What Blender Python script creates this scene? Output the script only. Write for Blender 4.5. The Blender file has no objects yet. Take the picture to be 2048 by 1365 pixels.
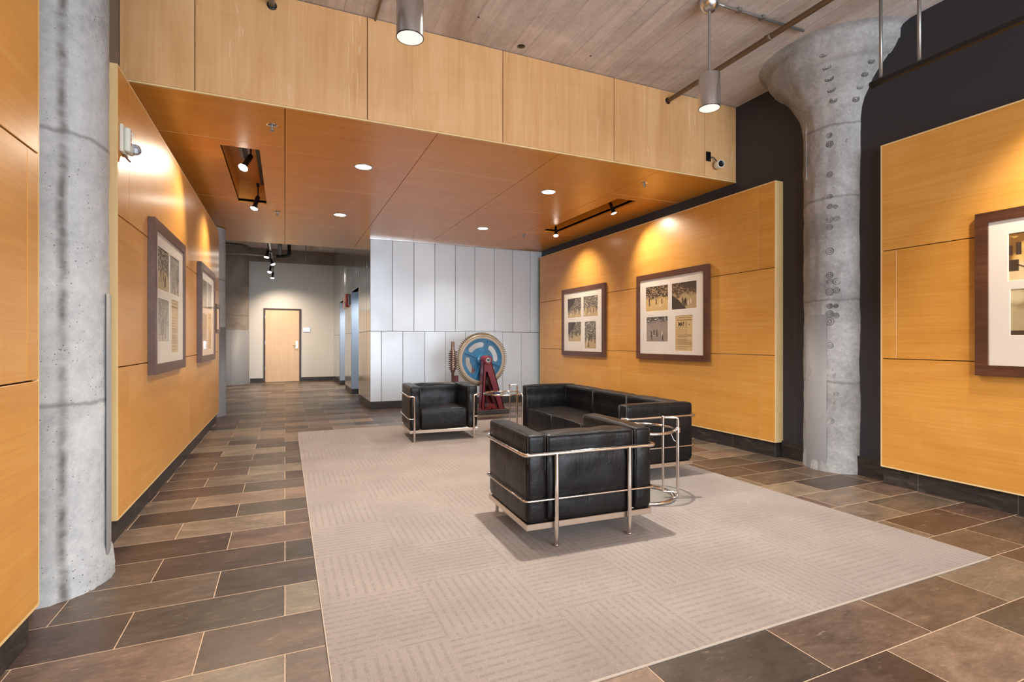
import bpy, bmesh, math, random
from mathutils import Vector, Matrix, noise
random.seed(7)
R = math.radians
sc = bpy.context.scene
col = sc.collection

# ------------------------------------------------------------------ camera
F_PX = 1031.0
cam_d = bpy.data.cameras.new('camera')
cam_d.sensor_width = 36.0
cam_d.lens = 36.0 * F_PX / 2048.0
cam_d.clip_start = 0.05
cam_d.clip_end = 100
cam = bpy.data.objects.new('camera', cam_d)
cam.location = (0, 0, 1.2)
cam.rotation_euler = (R(90), 0, R(-23.77))
col.objects.link(cam)
sc.camera = cam

# ------------------------------------------------------------------ exposure, world
vs = sc.view_settings
vs.view_transform = 'Standard'
vs.look = 'None'
vs.gamma = 1.0
vs.use_curve_mapping = False
vs.exposure = 0.82
world = bpy.data.worlds.new('world')
sc.world = world
world.use_nodes = True
world.node_tree.nodes['Background'].inputs[0].default_value = (0.75, 0.86, 1.0, 1)
world.node_tree.nodes['Background'].inputs[1].default_value = 1.0


def area(name, loc, rot, sx, sy, power, color, spread=180):
    d = bpy.data.lights.new(name, 'AREA')
    d.shape = 'RECTANGLE'
    d.size, d.size_y = sx, sy
    d.energy = power
    d.color = color
    d.spread = R(spread)
    o = bpy.data.objects.new(name, d)
    o.location = loc
    o.rotation_euler = rot
    col.objects.link(o)
    return o


def spot(name, loc, target, power, color, angle=60, blend=0.6, radius=0.04):
    d = bpy.data.lights.new(name, 'SPOT')
    d.energy = power
    d.color = color
    d.spot_size = R(angle)
    d.spot_blend = blend
    d.shadow_soft_size = radius
    o = bpy.data.objects.new(name, d)
    o.location = loc
    v = Vector(target) - Vector(loc)
    o.rotation_euler = v.to_track_quat('-Z', 'Y').to_euler()
    col.objects.link(o)
    return o


WARM = (1.0, 0.86, 0.66)
NEUT = (1.0, 0.94, 0.86)
COOL = (0.84, 0.92, 1.0)
# daylight through the street windows behind the camera
area('window_daylight', (2.6, -3.9, 1.75), (R(90), 0, 0), 4.0, 2.6, 235, COOL)
area('side_window_daylight', (-0.6, -3.9, 1.9), (R(90), 0, 0), 1.3, 2.4, 80, COOL)

# ------------------------------------------------------------------ node helper


class NT:
    def __init__(self, name):
        self.m = bpy.data.materials.new(name)
        self.m.use_nodes = True
        self.t = self.m.node_tree
        self.n = self.t.nodes
        self.b = self.n['Principled BSDF']
        self.out = self.n['Material Output']
        self.tc = None

    def add(self, typ, **kw):
        nd = self.n.new(typ)
        for k, v in kw.items():
            setattr(nd, k, v)
        return nd

    def link(self, a, b):
        self.t.links.new(a, b)

    def set(self, nd, idx, v):
        s = nd.inputs[idx]
        if isinstance(v, bpy.types.NodeSocket):
            self.link(v, s)
        else:
            s.default_value = v

    def math(self, op, a, b=None, c=None, clamp=False):
        nd = self.add('ShaderNodeMath', operation=op, use_clamp=clamp)
        self.set(nd, 0, a)
        if b is not None:
            self.set(nd, 1, b)
        if c is not None:
            self.set(nd, 2, c)
        return nd.outputs[0]

    def obj(self):
        if self.tc is None:
            self.tc = self.add('ShaderNodeTexCoord')
        return self.tc.outputs['Object']

    def mapping(self, scale=(1, 1, 1), loc=(0, 0, 0), rot=(0, 0, 0), vec=None):
        nd = self.add('ShaderNodeMapping')
        self.link(vec or self.obj(), nd.inputs[0])
        nd.inputs['Location'].default_value = loc
        nd.inputs['Rotation'].default_value = rot
        nd.inputs['Scale'].default_value = scale
        return nd.outputs[0]

    def noise(self, vec, scale=5, detail=3, rough=0.5, dist=0.0):
        nd = self.add('ShaderNodeTexNoise')
        self.link(vec, nd.inputs['Vector'])
        nd.inputs['Scale'].default_value = scale
        nd.inputs['Detail'].default_value = detail
        nd.inputs['Roughness'].default_value = rough
        nd.inputs['Distortion'].default_value = dist
        return nd.outputs['Fac']

    def voro(self, vec, scale=5, feature='F1', rnd=1.0):
        nd = self.add('ShaderNodeTexVoronoi', feature=feature)
        self.link(vec, nd.inputs['Vector'])
        nd.inputs['Scale'].default_value = scale
        nd.inputs['Randomness'].default_value = rnd
        return nd

    def ramp(self, fac, stops, interp='LINEAR'):
        nd = self.add('ShaderNodeValToRGB')
        cr = nd.color_ramp
        cr.interpolation = interp
        while len(cr.elements) > 1:
            cr.elements.remove(cr.elements[-1])
        cr.elements[0].position = stops[0][0]
        cr.elements[0].color = c4(stops[0][1])
        for p, c in stops[1:]:
            e = cr.elements.new(p)
            e.color = c4(c)
        self.link(fac, nd.inputs[0])
        return nd.outputs[0]

    def mix(self, fac, a, b, mode='MIX'):
        nd = self.add('ShaderNodeMix', data_type='RGBA', blend_type=mode)
        self.set(nd, 0, fac)
        for i, v in ((6, a), (7, b)):
            if isinstance(v, bpy.types.NodeSocket):
                self.link(v, nd.inputs[i])
            else:
                nd.inputs[i].default_value = c4(v)
        return nd.outputs[2]

    def sep(self, vec=None):
        nd = self.add('ShaderNodeSeparateXYZ')
        self.link(vec or self.obj(), nd.inputs[0])
        return nd.outputs

    def comb(self, x, y, z=0.0):
        nd = self.add('ShaderNodeCombineXYZ')
        for i, v in enumerate((x, y, z)):
            self.set(nd, i, v)
        return nd.outputs[0]

    def bump(self, h, strength=0.3, dist=0.01):
        nd = self.add('ShaderNodeBump')
        nd.inputs['Strength'].default_value = strength
        nd.inputs['Distance'].default_value = dist
        self.link(h, nd.inputs['Height'])
        self.link(nd.outputs[0], self.b.inputs['Normal'])

    def base(self, v):
        if isinstance(v, bpy.types.NodeSocket):
            self.link(v, self.b.inputs['Base Color'])
        else:
            self.b.inputs['Base Color'].default_value = c4(v)

    def rough(self, v):
        self.set(self.b, 'Roughness', v)


def lin(c):
    return tuple(((x / 255) / 12.92 if x / 255 <= 0.04045 else ((x / 255 + 0.055) / 1.055) ** 2.4) for x in c)


def c4(c):
    c = tuple(c)
    if max(c) > 1.5:
        c = lin(c[:3])
    return (c[0], c[1], c[2], 1.0)


def plain(name, c, rough=0.5, metal=0.0, coat=0.0, bump=0.0, bscale=300, spec=0.5):
    t = NT(name)
    t.base(c)
    t.rough(rough)
    t.b.inputs['Metallic'].default_value = metal
    t.b.inputs['Coat Weight'].default_value = coat
    t.b.inputs['Specular IOR Level'].default_value = spec
    if bump:
        t.bump(t.noise(t.obj(), bscale, 3), bump, 0.001)
    return t.m


def emit(name, c, strength):
    t = NT(name)
    e = t.add('ShaderNodeEmission')
    e.inputs[0].default_value = c4(c)
    e.inputs[1].default_value = strength
    t.link(e.outputs[0], t.out.inputs[0])
    return t.m


def wood(name, c0, c1, c2, grain='x', rough=0.3, coat=0.25, fleck=0.0, fine=26.0):
    """figured maple veneer; grain runs along the given object axis"""
    t = NT(name)
    oi = t.add('ShaderNodeObjectInfo')
    off = t.math('MULTIPLY', oi.outputs['Random'], 37.0)
    s = t.sep()
    a = {'x': (0, 1, 2), 'y': (1, 0, 2), 'z': (2, 0, 1)}[grain]
    g = t.math('ADD', s[a[0]], off)
    u = t.math('ADD', s[a[1]], off)
    v = t.comb(g, u, s[a[2]])
    m1 = t.mapping((0.9, fine, fine), vec=v)
    n1 = t.noise(m1, 1.0, 5, 0.6, 0.8)
    m2 = t.mapping((0.5, 2.6, 2.6), vec=v)
    n2 = t.noise(m2, 1.0, 3, 0.5, 2.2)
    m3 = t.mapping((5.0, 1.2, 1.2), vec=v)
    n3 = t.noise(m3, 1.3, 2, 0.5, 1.0)
    f = t.math('ADD', t.math('MULTIPLY', n1, 0.45), t.math('ADD', t.math('MULTIPLY', n2, 0.4), t.math('MULTIPLY', n3, 0.15)))
    f = t.math('ADD', f, t.math('MULTIPLY', t.math('SUBTRACT', oi.outputs['Random'], 0.5), 0.10))
    base = t.ramp(f, [(0.30, c0), (0.5, c1), (0.70, c2)])
    if fleck:
        m4 = t.mapping((3.0, 30, 30), vec=v)
        n4 = t.noise(m4, 1.0, 3, 0.6, 0.6)
        m5 = t.mapping((0.35, 3.4, 3.4), vec=v)
        n5 = t.noise(m5, 1.0, 1, 0.5, 0.3)
        k = t.math('MULTIPLY', t.ramp(n4, [(0.57, (0, 0, 0)), (0.66, (1, 1, 1))]), t.ramp(n5, [(0.57, (0, 0, 0)), (0.63, (1, 1, 1))]))
        base = t.mix(t.math('MULTIPLY', k, fleck), base, (238, 214, 176))
    t.base(base)
    t.rough(t.math('ADD', t.math('MULTIPLY', n1, 0.10), rough))
    t.b.inputs['Coat Weight'].default_value = coat
    t.b.inputs['Coat Roughness'].default_value = 0.22
    return t.m


M = {}
M['maple_h'] = wood('maple_panel_horizontal', (194, 132, 52), (208, 148, 66), (219, 164, 88), 'y', 0.30, 0.25, fine=60)
M['maple_v'] = wood('maple_fascia_vertical', (194, 146, 94), (208, 163, 112), (218, 177, 130), 'z', 0.34, 0.15, fleck=0.45)
M['maple_s'] = wood('maple_soffit', (204, 130, 34), (217, 146, 44), (226, 160, 62), 'x', 0.28, 0.15)
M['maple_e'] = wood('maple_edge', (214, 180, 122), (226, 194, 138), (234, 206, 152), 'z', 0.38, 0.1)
M['door_w'] = wood('maple_door', (212, 176, 138), (222, 188, 152), (230, 198, 164), 'z', 0.4, 0.1)
M['frame_w'] = wood('walnut_frame', (58, 33, 22), (82, 48, 31), (108, 68, 44), 'x', 0.35, 0.2, fine=60)
M['gap'] = plain('dark_gap', (34, 20, 10), 0.8)
M['dark_wall'] = plain('charcoal_wall_paint', (44, 44, 51), 0.55, bump=0.15, bscale=400)
M['grey_wall'] = plain('grey_wall_paint', (120, 112, 106), 0.6)
M['white_wall'] = plain('off_white_wall_paint', (214, 210, 204), 0.6, bump=0.1, bscale=200)
M['leather'] = None
M['chrome'] = plain('chrome_tube', (222, 214, 208), 0.13, 1.0)
M['satin'] = plain('satin_aluminium', (206, 208, 210), 0.24, 1.0)
M['frame_metal'] = plain('satin_nickel_rail', (214, 200, 186), 0.28, 1.0)
M['black'] = plain('black_metal', (18, 17, 17), 0.35, spec=0.5)
M['black_plastic'] = plain('black_plastic', (14, 14, 15), 0.3)
M['conduit'] = plain('galvanised_conduit', (150, 150, 148), 0.42, 0.8)
M['pipe'] = plain('painted_steel_pipe', (128, 112, 92), 0.4, 0.35)
M['white_plastic'] = plain('ivory_plastic', (222, 224, 212), 0.4)
M['red_text'] = plain('red_print', (170, 40, 34), 0.5)
M['clear'] = plain('faceted_clear_lens', (190, 198, 206), 0.08, 0.6)
M['guard'] = plain('grey_sheet_guard', (134, 134, 136), 0.5, 0.0)
M['mat'] = plain('ivory_mat_board', (226, 216, 206), 0.85)
M['mat_bevel'] = plain('mat_bevel', (246, 240, 230), 0.8)
M['lamp_on'] = emit('lamp_face', (255, 244, 226), 40.0)
M['lamp_dn'] = emit('downlight_face', (255, 244, 228), 7.0)
M['lamp_pend'] = emit('pendant_glow', (255, 226, 200), 0.9)
M['jamb'] = plain('blue_grey_jamb_paint', (150, 160, 172), 0.45)
M['red_paint'] = plain('dark_red_enamel', (112, 28, 44), 0.36, coat=0.3, bump=0.25, bscale=60)
M['red_orange'] = plain('red_oxide_enamel', (122, 36, 42), 0.42, bump=0.2, bscale=60)
M['blue_paint'] = plain('blue_enamel', (32, 104, 142), 0.32, coat=0.3, bump=0.2, bscale=40)
M['cream_metal'] = plain('cream_gear_rim', (172, 156, 136), 0.45, 0.25, bump=0.3, bscale=50)
M['teeth'] = plain('worn_brass_teeth', (138, 118, 88), 0.45, 0.6, bump=0.3, bscale=90)
M['worm'] = plain('worn_steel_worm', (134, 112, 102), 0.36, 0.85, bump=0.3, bscale=80)
M['plate'] = plain('dark_grey_base', (66, 66, 68), 0.5)
M['grout'] = plain('baseboard_joint', (110, 98, 86), 0.8)
M['sign_red'] = plain('red_sign', (176, 34, 28), 0.4)
M['alu'] = plain('track_aluminium', (176, 172, 170), 0.4, 0.5)


def glass(name, tint=(1, 1, 1)):
    t = NT(name)
    tr = t.add('ShaderNodeBsdfTransparent')
    tr.inputs[0].default_value = (*tint, 1)
    gl = t.add('ShaderNodeBsdfGlossy')
    gl.inputs['Roughness'].default_value = 0.02
    fr = t.add('ShaderNodeFresnel')
    fr.inputs[0].default_value = 1.45
    mx = t.add('ShaderNodeMixShader')
    geo = t.add('ShaderNodeNewGeometry')
    t.link(t.math('MULTIPLY', fr.outputs[0], t.math('SUBTRACT', 1.0, geo.outputs['Backfacing'])), mx.inputs[0])
    t.link(tr.outputs[0], mx.inputs[1])
    t.link(gl.outputs[0], mx.inputs[2])
    t.link(mx.outputs[0], t.out.inputs[0])
    return t.m


M['glass'] = glass('picture_glass')
M['table_glass'] = glass('table_glass', (0.86, 0.92, 0.92))


def leather():
    t = NT('black_leather')
    n1 = t.noise(t.obj(), 7, 4, 0.6)
    n2 = t.voro(t.obj(), 420).outputs['Distance']
    t.base(t.ramp(n1, [(0.3, (0.0035, 0.0035, 0.004)), (0.7, (0.008, 0.007, 0.007))]))
    t.rough(t.math('ADD', t.math('MULTIPLY', n1, 0.16), 0.27))
    wr = t.math('ABSOLUTE', t.math('SUBTRACT', t.noise(t.mapping((11, 11, 3.2)), 1.0, 3, 0.55, 0.6), 0.5))
    h = t.math('ADD', t.math('MULTIPLY', n2, 0.12), t.math('ADD', t.noise(t.obj(), 14, 3, 0.6, 1.5), t.math('MULTIPLY', wr, 2.2)))
    t.b.inputs['Specular IOR Level'].default_value = 0.27
    t.bump(h, 0.2, 0.01)
    return t.m


M['leather'] = leather()
M['piping'] = plain('black_piping', (0.006, 0.006, 0.006), 0.45)


def slate_floor():
    t = NT('slate_tile_floor')
    L, H = 0.61, 0.3035
    s = t.sep()
    ry = t.math('DIVIDE', t.math('SUBTRACT', s[1], 1.245), H)
    row = t.math('FLOOR', ry)
    fy = t.math('SUBTRACT', ry, row)
    par = t.math('MULTIPLY', t.math('MODULO', t.math('ADD', row, 100.0), 2.0), 0.5)
    rx = t.math('ADD', t.math('DIVIDE', s[0], L), par)
    cell = t.math('FLOOR', rx)
    fx = t.math('SUBTRACT', rx, cell)
    wn = t.add('ShaderNodeTexWhiteNoise', noise_dimensions='2D')
    t.link(t.comb(cell, row), wn.inputs['Vector'])
    rnd = wn.outputs['Value']
    wn2 = t.add('ShaderNodeTexWhiteNoise', noise_dimensions='2D')
    t.link(t.comb(t.math('ADD', cell, 31.3), row), wn2.inputs['Vector'])
    rnd2 = wn2.outputs['Value']
    # distance to joint in metres
    dx = t.math('MULTIPLY', t.math('MINIMUM', fx, t.math('SUBTRACT', 1.0, fx)), L)
    dy = t.math('MULTIPLY', t.math('MINIMUM', fy, t.math('SUBTRACT', 1.0, fy)), H)
    d = t.math('MINIMUM', dx, dy)
    d = t.math('ADD', d, t.math('MULTIPLY', t.math('SUBTRACT', t.noise(t.obj(), 30, 2), 0.5), 0.0012))
    joint = t.math('LESS_THAN', d, 0.0017)
    v = t.comb(t.math('ADD', s[0], t.math('MULTIPLY', rnd, 13.0)), t.math('ADD', s[1], t.math('MULTIPLY', rnd2, 9.0)), rnd)
    n1 = t.noise(t.mapping((3.5, 9, 1), vec=v), 1.0, 6, 0.65, 1.2)
    n2 = t.noise(t.mapping((28, 60, 1), vec=v), 1.0, 4, 0.7)
    n3 = t.noise(t.mapping((1.2, 2.0, 1), vec=v), 1.0, 3, 0.5, 2.0)
    tone = t.ramp(rnd, [(0.0, (58, 49, 45)), (0.3, (76, 66, 59)), (0.6, (92, 82, 73)), (0.85, (110, 100, 89)), (1.0, (124, 113, 100))])
    hue = t.ramp(rnd2, [(0.0, (255, 226, 216)), (0.5, (255, 240, 226)), (1.0, (246, 244, 232))])
    c = t.mix(1.0, tone, hue, 'MULTIPLY')
    k = t.math('ADD', t.math('MULTIPLY', n1, 0.55), t.math('MULTIPLY', n3, 0.45))
    c = t.mix(0.85, c, t.ramp(k, [(0.32, (0.5, 0.5, 0.5)), (0.5, (0.92, 0.92, 0.92)), (0.64, (1.5, 1.45, 1.38))]), 'MULTIPLY')
    c = t.mix(0.6, c, t.ramp(n2, [(0.3, (0.6, 0.6, 0.6)), (0.7, (1.35, 1.35, 1.35))]), 'MULTIPLY')
    wisp = t.math('MULTIPLY', t.ramp(t.noise(t.mapping((5, 22, 1), vec=v), 1.0, 4, 0.7, 3.0), [(0.62, (0, 0, 0)), (0.70, (1, 1, 1))]), 0.28)
    c = t.mix(wisp, c, (186, 166, 142))
    c = t.mix(joint, c, (196, 168, 140))
    t.base(c)
    t.rough(t.math('ADD', t.math('MULTIPLY', n1, 0.25), t.math('ADD', 0.24, t.math('MULTIPLY', joint, 0.4))))
    h = t.math('SUBTRACT', t.math('ADD', t.math('MULTIPLY', n1, 0.5), t.math('MULTIPLY', n2, 0.25)), t.math('MULTIPLY', joint, 0.8))
    t.bump(h, 0.35, 0.004)
    return t.m


def slate_base():
    t = NT('black_slate_baseboard')
    n = t.noise(t.mapping((4, 4, 18)), 1.0, 5, 0.6, 1.0)
    t.base(t.ramp(n, [(0.3, (30, 26, 25)), (0.55, (48, 43, 41)), (0.75, (78, 70, 64))]))
    t.rough(0.42)
    t.bump(n, 0.2, 0.002)
    return t.m


M['slate'] = slate_floor()
M['slate_b'] = slate_base()


def carpet_mat():
    t = NT('carpet_tile')
    T = 0.5
    s = t.sep()
    ux = t.math('DIVIDE', t.math('SUBTRACT', s[0], 0.095), T)
    uy = t.math('DIVIDE', t.math('SUBTRACT', s[1], 3.5), T)
    cx = t.math('FLOOR', ux)
    cy = t.math('FLOOR', uy)
    chk = t.math('MODULO', t.math('ADD', t.math('ADD', cx, cy), 100.0), 2.0)
    a = t.math('ADD', t.math('MULTIPLY', s[0], chk), t.math('MULTIPLY', s[1], t.math('SUBTRACT', 1.0, chk)))
    b = t.math('ADD', t.math('MULTIPLY', s[1], chk), t.math('MULTIPLY', s[0], t.math('SUBTRACT', 1.0, chk)))
    # chk=0 : stripes run along y (vary with x)
    k0 = t.comb(t.math('MULTIPLY', t.math('ADD', t.math('MULTIPLY', s[0], t.math('SUBTRACT', 1.0, chk)), t.math('MULTIPLY', s[1], chk)), 1.0),
                t.math('ADD', t.math('MULTIPLY', s[1], t.math('SUBTRACT', 1.0, chk)), t.math('MULTIPLY', s[0], chk)), t.math('ADD', t.math('MULTIPLY', cx, 3.7), cy))
    ks = t.sep(k0)
    per = 0.0415
    ph = t.math('DIVIDE', ks[0], per)
    idx = t.math('FLOOR', ph)
    fr = t.math('ABSOLUTE', t.math('SUBTRACT', t.math('SUBTRACT', ph, idx), 0.5))
    line = t.ramp(fr, [(0.10, (1, 1, 1)), (0.22, (0, 0, 0))])
    dash = t.noise(t.comb(t.math('MULTIPLY', ks[1], 48.0), t.math('MULTIPLY', idx, 5.3), ks[2]), 1.0, 2, 0.6)
    dash = t.ramp(dash, [(0.36, (0, 0, 0)), (0.52, (1, 1, 1))])
    fine = t.math('FRACT', t.math('DIVIDE', ks[0], per / 4.0))
    fine = t.math('ABSOLUTE', t.math('SUBTRACT', fine, 0.5))
    n = t.noise(t.obj(), 260, 4, 0.8)
    nb = t.noise(t.obj(), 2.2, 3, 0.5)
    f = t.math('MULTIPLY', t.math('MULTIPLY', line, dash), 0.36)
    c = t.ramp(nb, [(0.3, (136, 124, 116)), (0.7, (150, 138, 129))])
    c = t.mix(f, c, (104, 96, 89))
    c = t.mix(t.math('MULTIPLY', fine, 0.22), c, (114, 105, 98))
    c = t.mix(0.65, c, t.ramp(n, [(0.3, (0.55, 0.55, 0.55)), (0.7, (1.4, 1.4, 1.4))]), 'MULTIPLY')
    t.base(c)
    t.rough(0.95)
    t.b.inputs['Specular IOR Level'].default_value = 0.1
    t.b.inputs['Sheen Weight'].default_value = 0.15
    h = t.math('SUBTRACT', t.math('ADD', t.math('MULTIPLY', n, 0.6), t.math('MULTIPLY', fine, 0.5)), f)
    t.bump(h, 0.5, 0.004)
    return t.m


M['carpet'] = carpet_mat()


def concrete(name, lo, mid, hi, pit=0.6, joints=(), stripe=None, form=None, stain=None, sc=1.0):
    t = NT(name)
    o = t.obj()
    n1 = t.noise(o, 1.6 * sc, 6, 0.62, 0.6)
    n2 = t.noise(o, 26 * sc, 5, 0.7)
    c = t.ramp(t.math('ADD', t.math('MULTIPLY', n1, 0.7), t.math('MULTIPLY', n2, 0.3)), [(0.33, lo), (0.5, mid), (0.66, hi)])
    # pits
    vv = t.voro(t.mapping((1, 1, 1)), 46 * sc).outputs['Distance']
    pm = t.math('MULTIPLY', t.ramp(vv, [(0.08, (1, 1, 1)), (0.17, (0, 0, 0))]), t.ramp(t.noise(o, 6 * sc, 3, 0.6), [(0.42, (0, 0, 0)), (0.62, (1, 1, 1))]))
    c = t.mix(t.math('MULTIPLY', pm, pit), c, (84, 82, 82))
    pe = t.ramp(t.noise(o, 75 * sc, 2, 0.5), [(0.66, (0, 0, 0)), (0.72, (1, 1, 1))])
    c = t.mix(t.math('MULTIPLY', pe, 0.35), c, (216, 214, 210))
    s = t.sep()
    h = t.math('SUBTRACT', t.math('ADD', t.math('MULTIPLY', n2, 0.5), t.math('MULTIPLY', n1, 0.3)), pm)
    wob = t.math('MULTIPLY', t.math('SUBTRACT', t.noise(o, 9, 3, 0.6), 0.5), 0.05)
    for z in joints:
        d = t.math('ABSOLUTE', t.math('SUBTRACT', t.math('ADD', s[2], wob), z))
        k = t.ramp(d, [(0.003, (1, 1, 1)), (0.016, (0, 0, 0))])
        c = t.mix(t.math('MULTIPLY', k, 0.55), c, (98, 96, 96))
        h = t.math('SUBTRACT', h, t.math('MULTIPLY', k, 0.6))
    if stripe is not None:   # a vertical form joint with a dark stain
        ang = t.math('ARCTAN2', s[1], s[0])
        d = t.math('ABSOLUTE', t.math('SUBTRACT', t.math('ADD', ang, t.math('MULTIPLY', wob, 2.4)), stripe))
        k = t.ramp(d, [(0.015, (1, 1, 1)), (0.10, (0, 0, 0))])
        k2 = t.ramp(t.noise(t.mapping((1, 1, 3.0)), 3.0, 3, 0.6), [(0.35, (0.25, 0.25, 0.25)), (0.6, (1, 1, 1))])
        c = t.mix(t.math('MULTIPLY', t.math('MULTIPLY', k, k2), 0.85), c, (98, 93, 89))
    if form is not None:   # board marks along y
        bd = t.math('DIVIDE', s[0], form)
        bi = t.math('FLOOR', bd)
        bf = t.math('ABSOLUTE', t.math('SUBTRACT', t.math('SUBTRACT', bd, bi), 0.5))
        wn = t.add('ShaderNodeTexWhiteNoise', noise_dimensions='1D')
        t.link(bi, wn.inputs['W'])
        ln = t.math('MULTIPLY', t.ramp(bf, [(0.465, (0, 0, 0)), (0.495, (1, 1, 1))]), t.ramp(t.noise(t.mapping((6, 0.8, 1)), 1.0, 3), [(0.4, (0.1, 0.1, 0.1)), (0.6, (1, 1, 1))]))
        c = t.mix(0.5, c, t.ramp(wn.outputs['Value'], [(0, (0.9, 0.9, 0.91)), (1, (1.1, 1.08, 1.06))]), 'MULTIPLY')
        c = t.mix(t.math('MULTIPLY', ln, 0.24), c, (92, 80, 72))
        g = t.noise(t.mapping((22, 1.3, 1)), 1.0, 5, 0.7, 0.6)
        c = t.mix(0.45, c, t.ramp(g, [(0.3, (0.7, 0.7, 0.7)), (0.7, (1.22, 1.2, 1.18))]), 'MULTIPLY')
        h = t.math('SUBTRACT', t.math('ADD', h, t.math('MULTIPLY', wn.outputs['Value'], 0.5)), ln)
    if stain is not None:
        k = t.ramp(t.noise(t.mapping((2.6, 0.35, 1)), 1.0, 4, 0.55, 0.8), [(0.52, (0, 0, 0)), (0.66, (1, 1, 1))])
        c = t.mix(t.math('MULTIPLY', k, 0.5), c, stain)
    t.base(c)
    t.rough(0.86)
    t.b.inputs['Specular IOR Level'].default_value = 0.25
    t.bump(h, 0.5, 0.006)
    return t.m


M['conc_col'] = concrete('concrete_column', (140, 143, 146), (176, 179, 181), (200, 202, 203), 0.95, joints=(2.17, 0.90), stripe=-0.95)
M['conc_cap'] = concrete('concrete_capital_column', (116, 115, 115), (152, 151, 150), (182, 181, 180), 0.9, joints=(0.82, 1.575, 2.51, 3.17), sc=1.1)
M['conc_far'] = concrete('concrete_corridor', (116, 106, 98), (140, 129, 119), (158, 147, 136), 0.4, joints=(1.9,))
M['conc_ceil'] = concrete('board_marked_concrete_ceiling', (176, 165, 159), (200, 190, 184), (216, 207, 201), 0.5, form=0.145, stain=(150, 124, 104))
M['conc_dark'] = concrete('dark_form_mark', (84, 82, 82), (104, 102, 101), (124, 122, 120), 0.4)


def steel(name='brushed_stainless_panel', met=0.42, ro=0.36):
    t = NT(name)
    oi = t.add('ShaderNodeObjectInfo')
    n = t.noise(t.mapping((70, 70, 1.2)), 1.0, 4, 0.6)
    n2 = t.noise(t.mapping((1.6, 1.6, 1.3)), 1.0, 2, 0.5, 0.8)
    c = t.mix(oi.outputs['Random'], (194, 204, 212), (210, 219, 227))
    t.base(c)
    t.b.inputs['Metallic'].default_value = met
    t.rough(t.math('ADD', t.math('MULTIPLY', n2, 0.16), t.math('ADD', ro, t.math('MULTIPLY', n, 0.06))))
    t.bump(n, 0.05, 0.002)
    return t.m


M['steel'] = steel()
M['steel_side'] = steel('polished_stainless_panel', 0.85, 0.06)

# ------------------------------------------------------------------ mesh helpers


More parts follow.
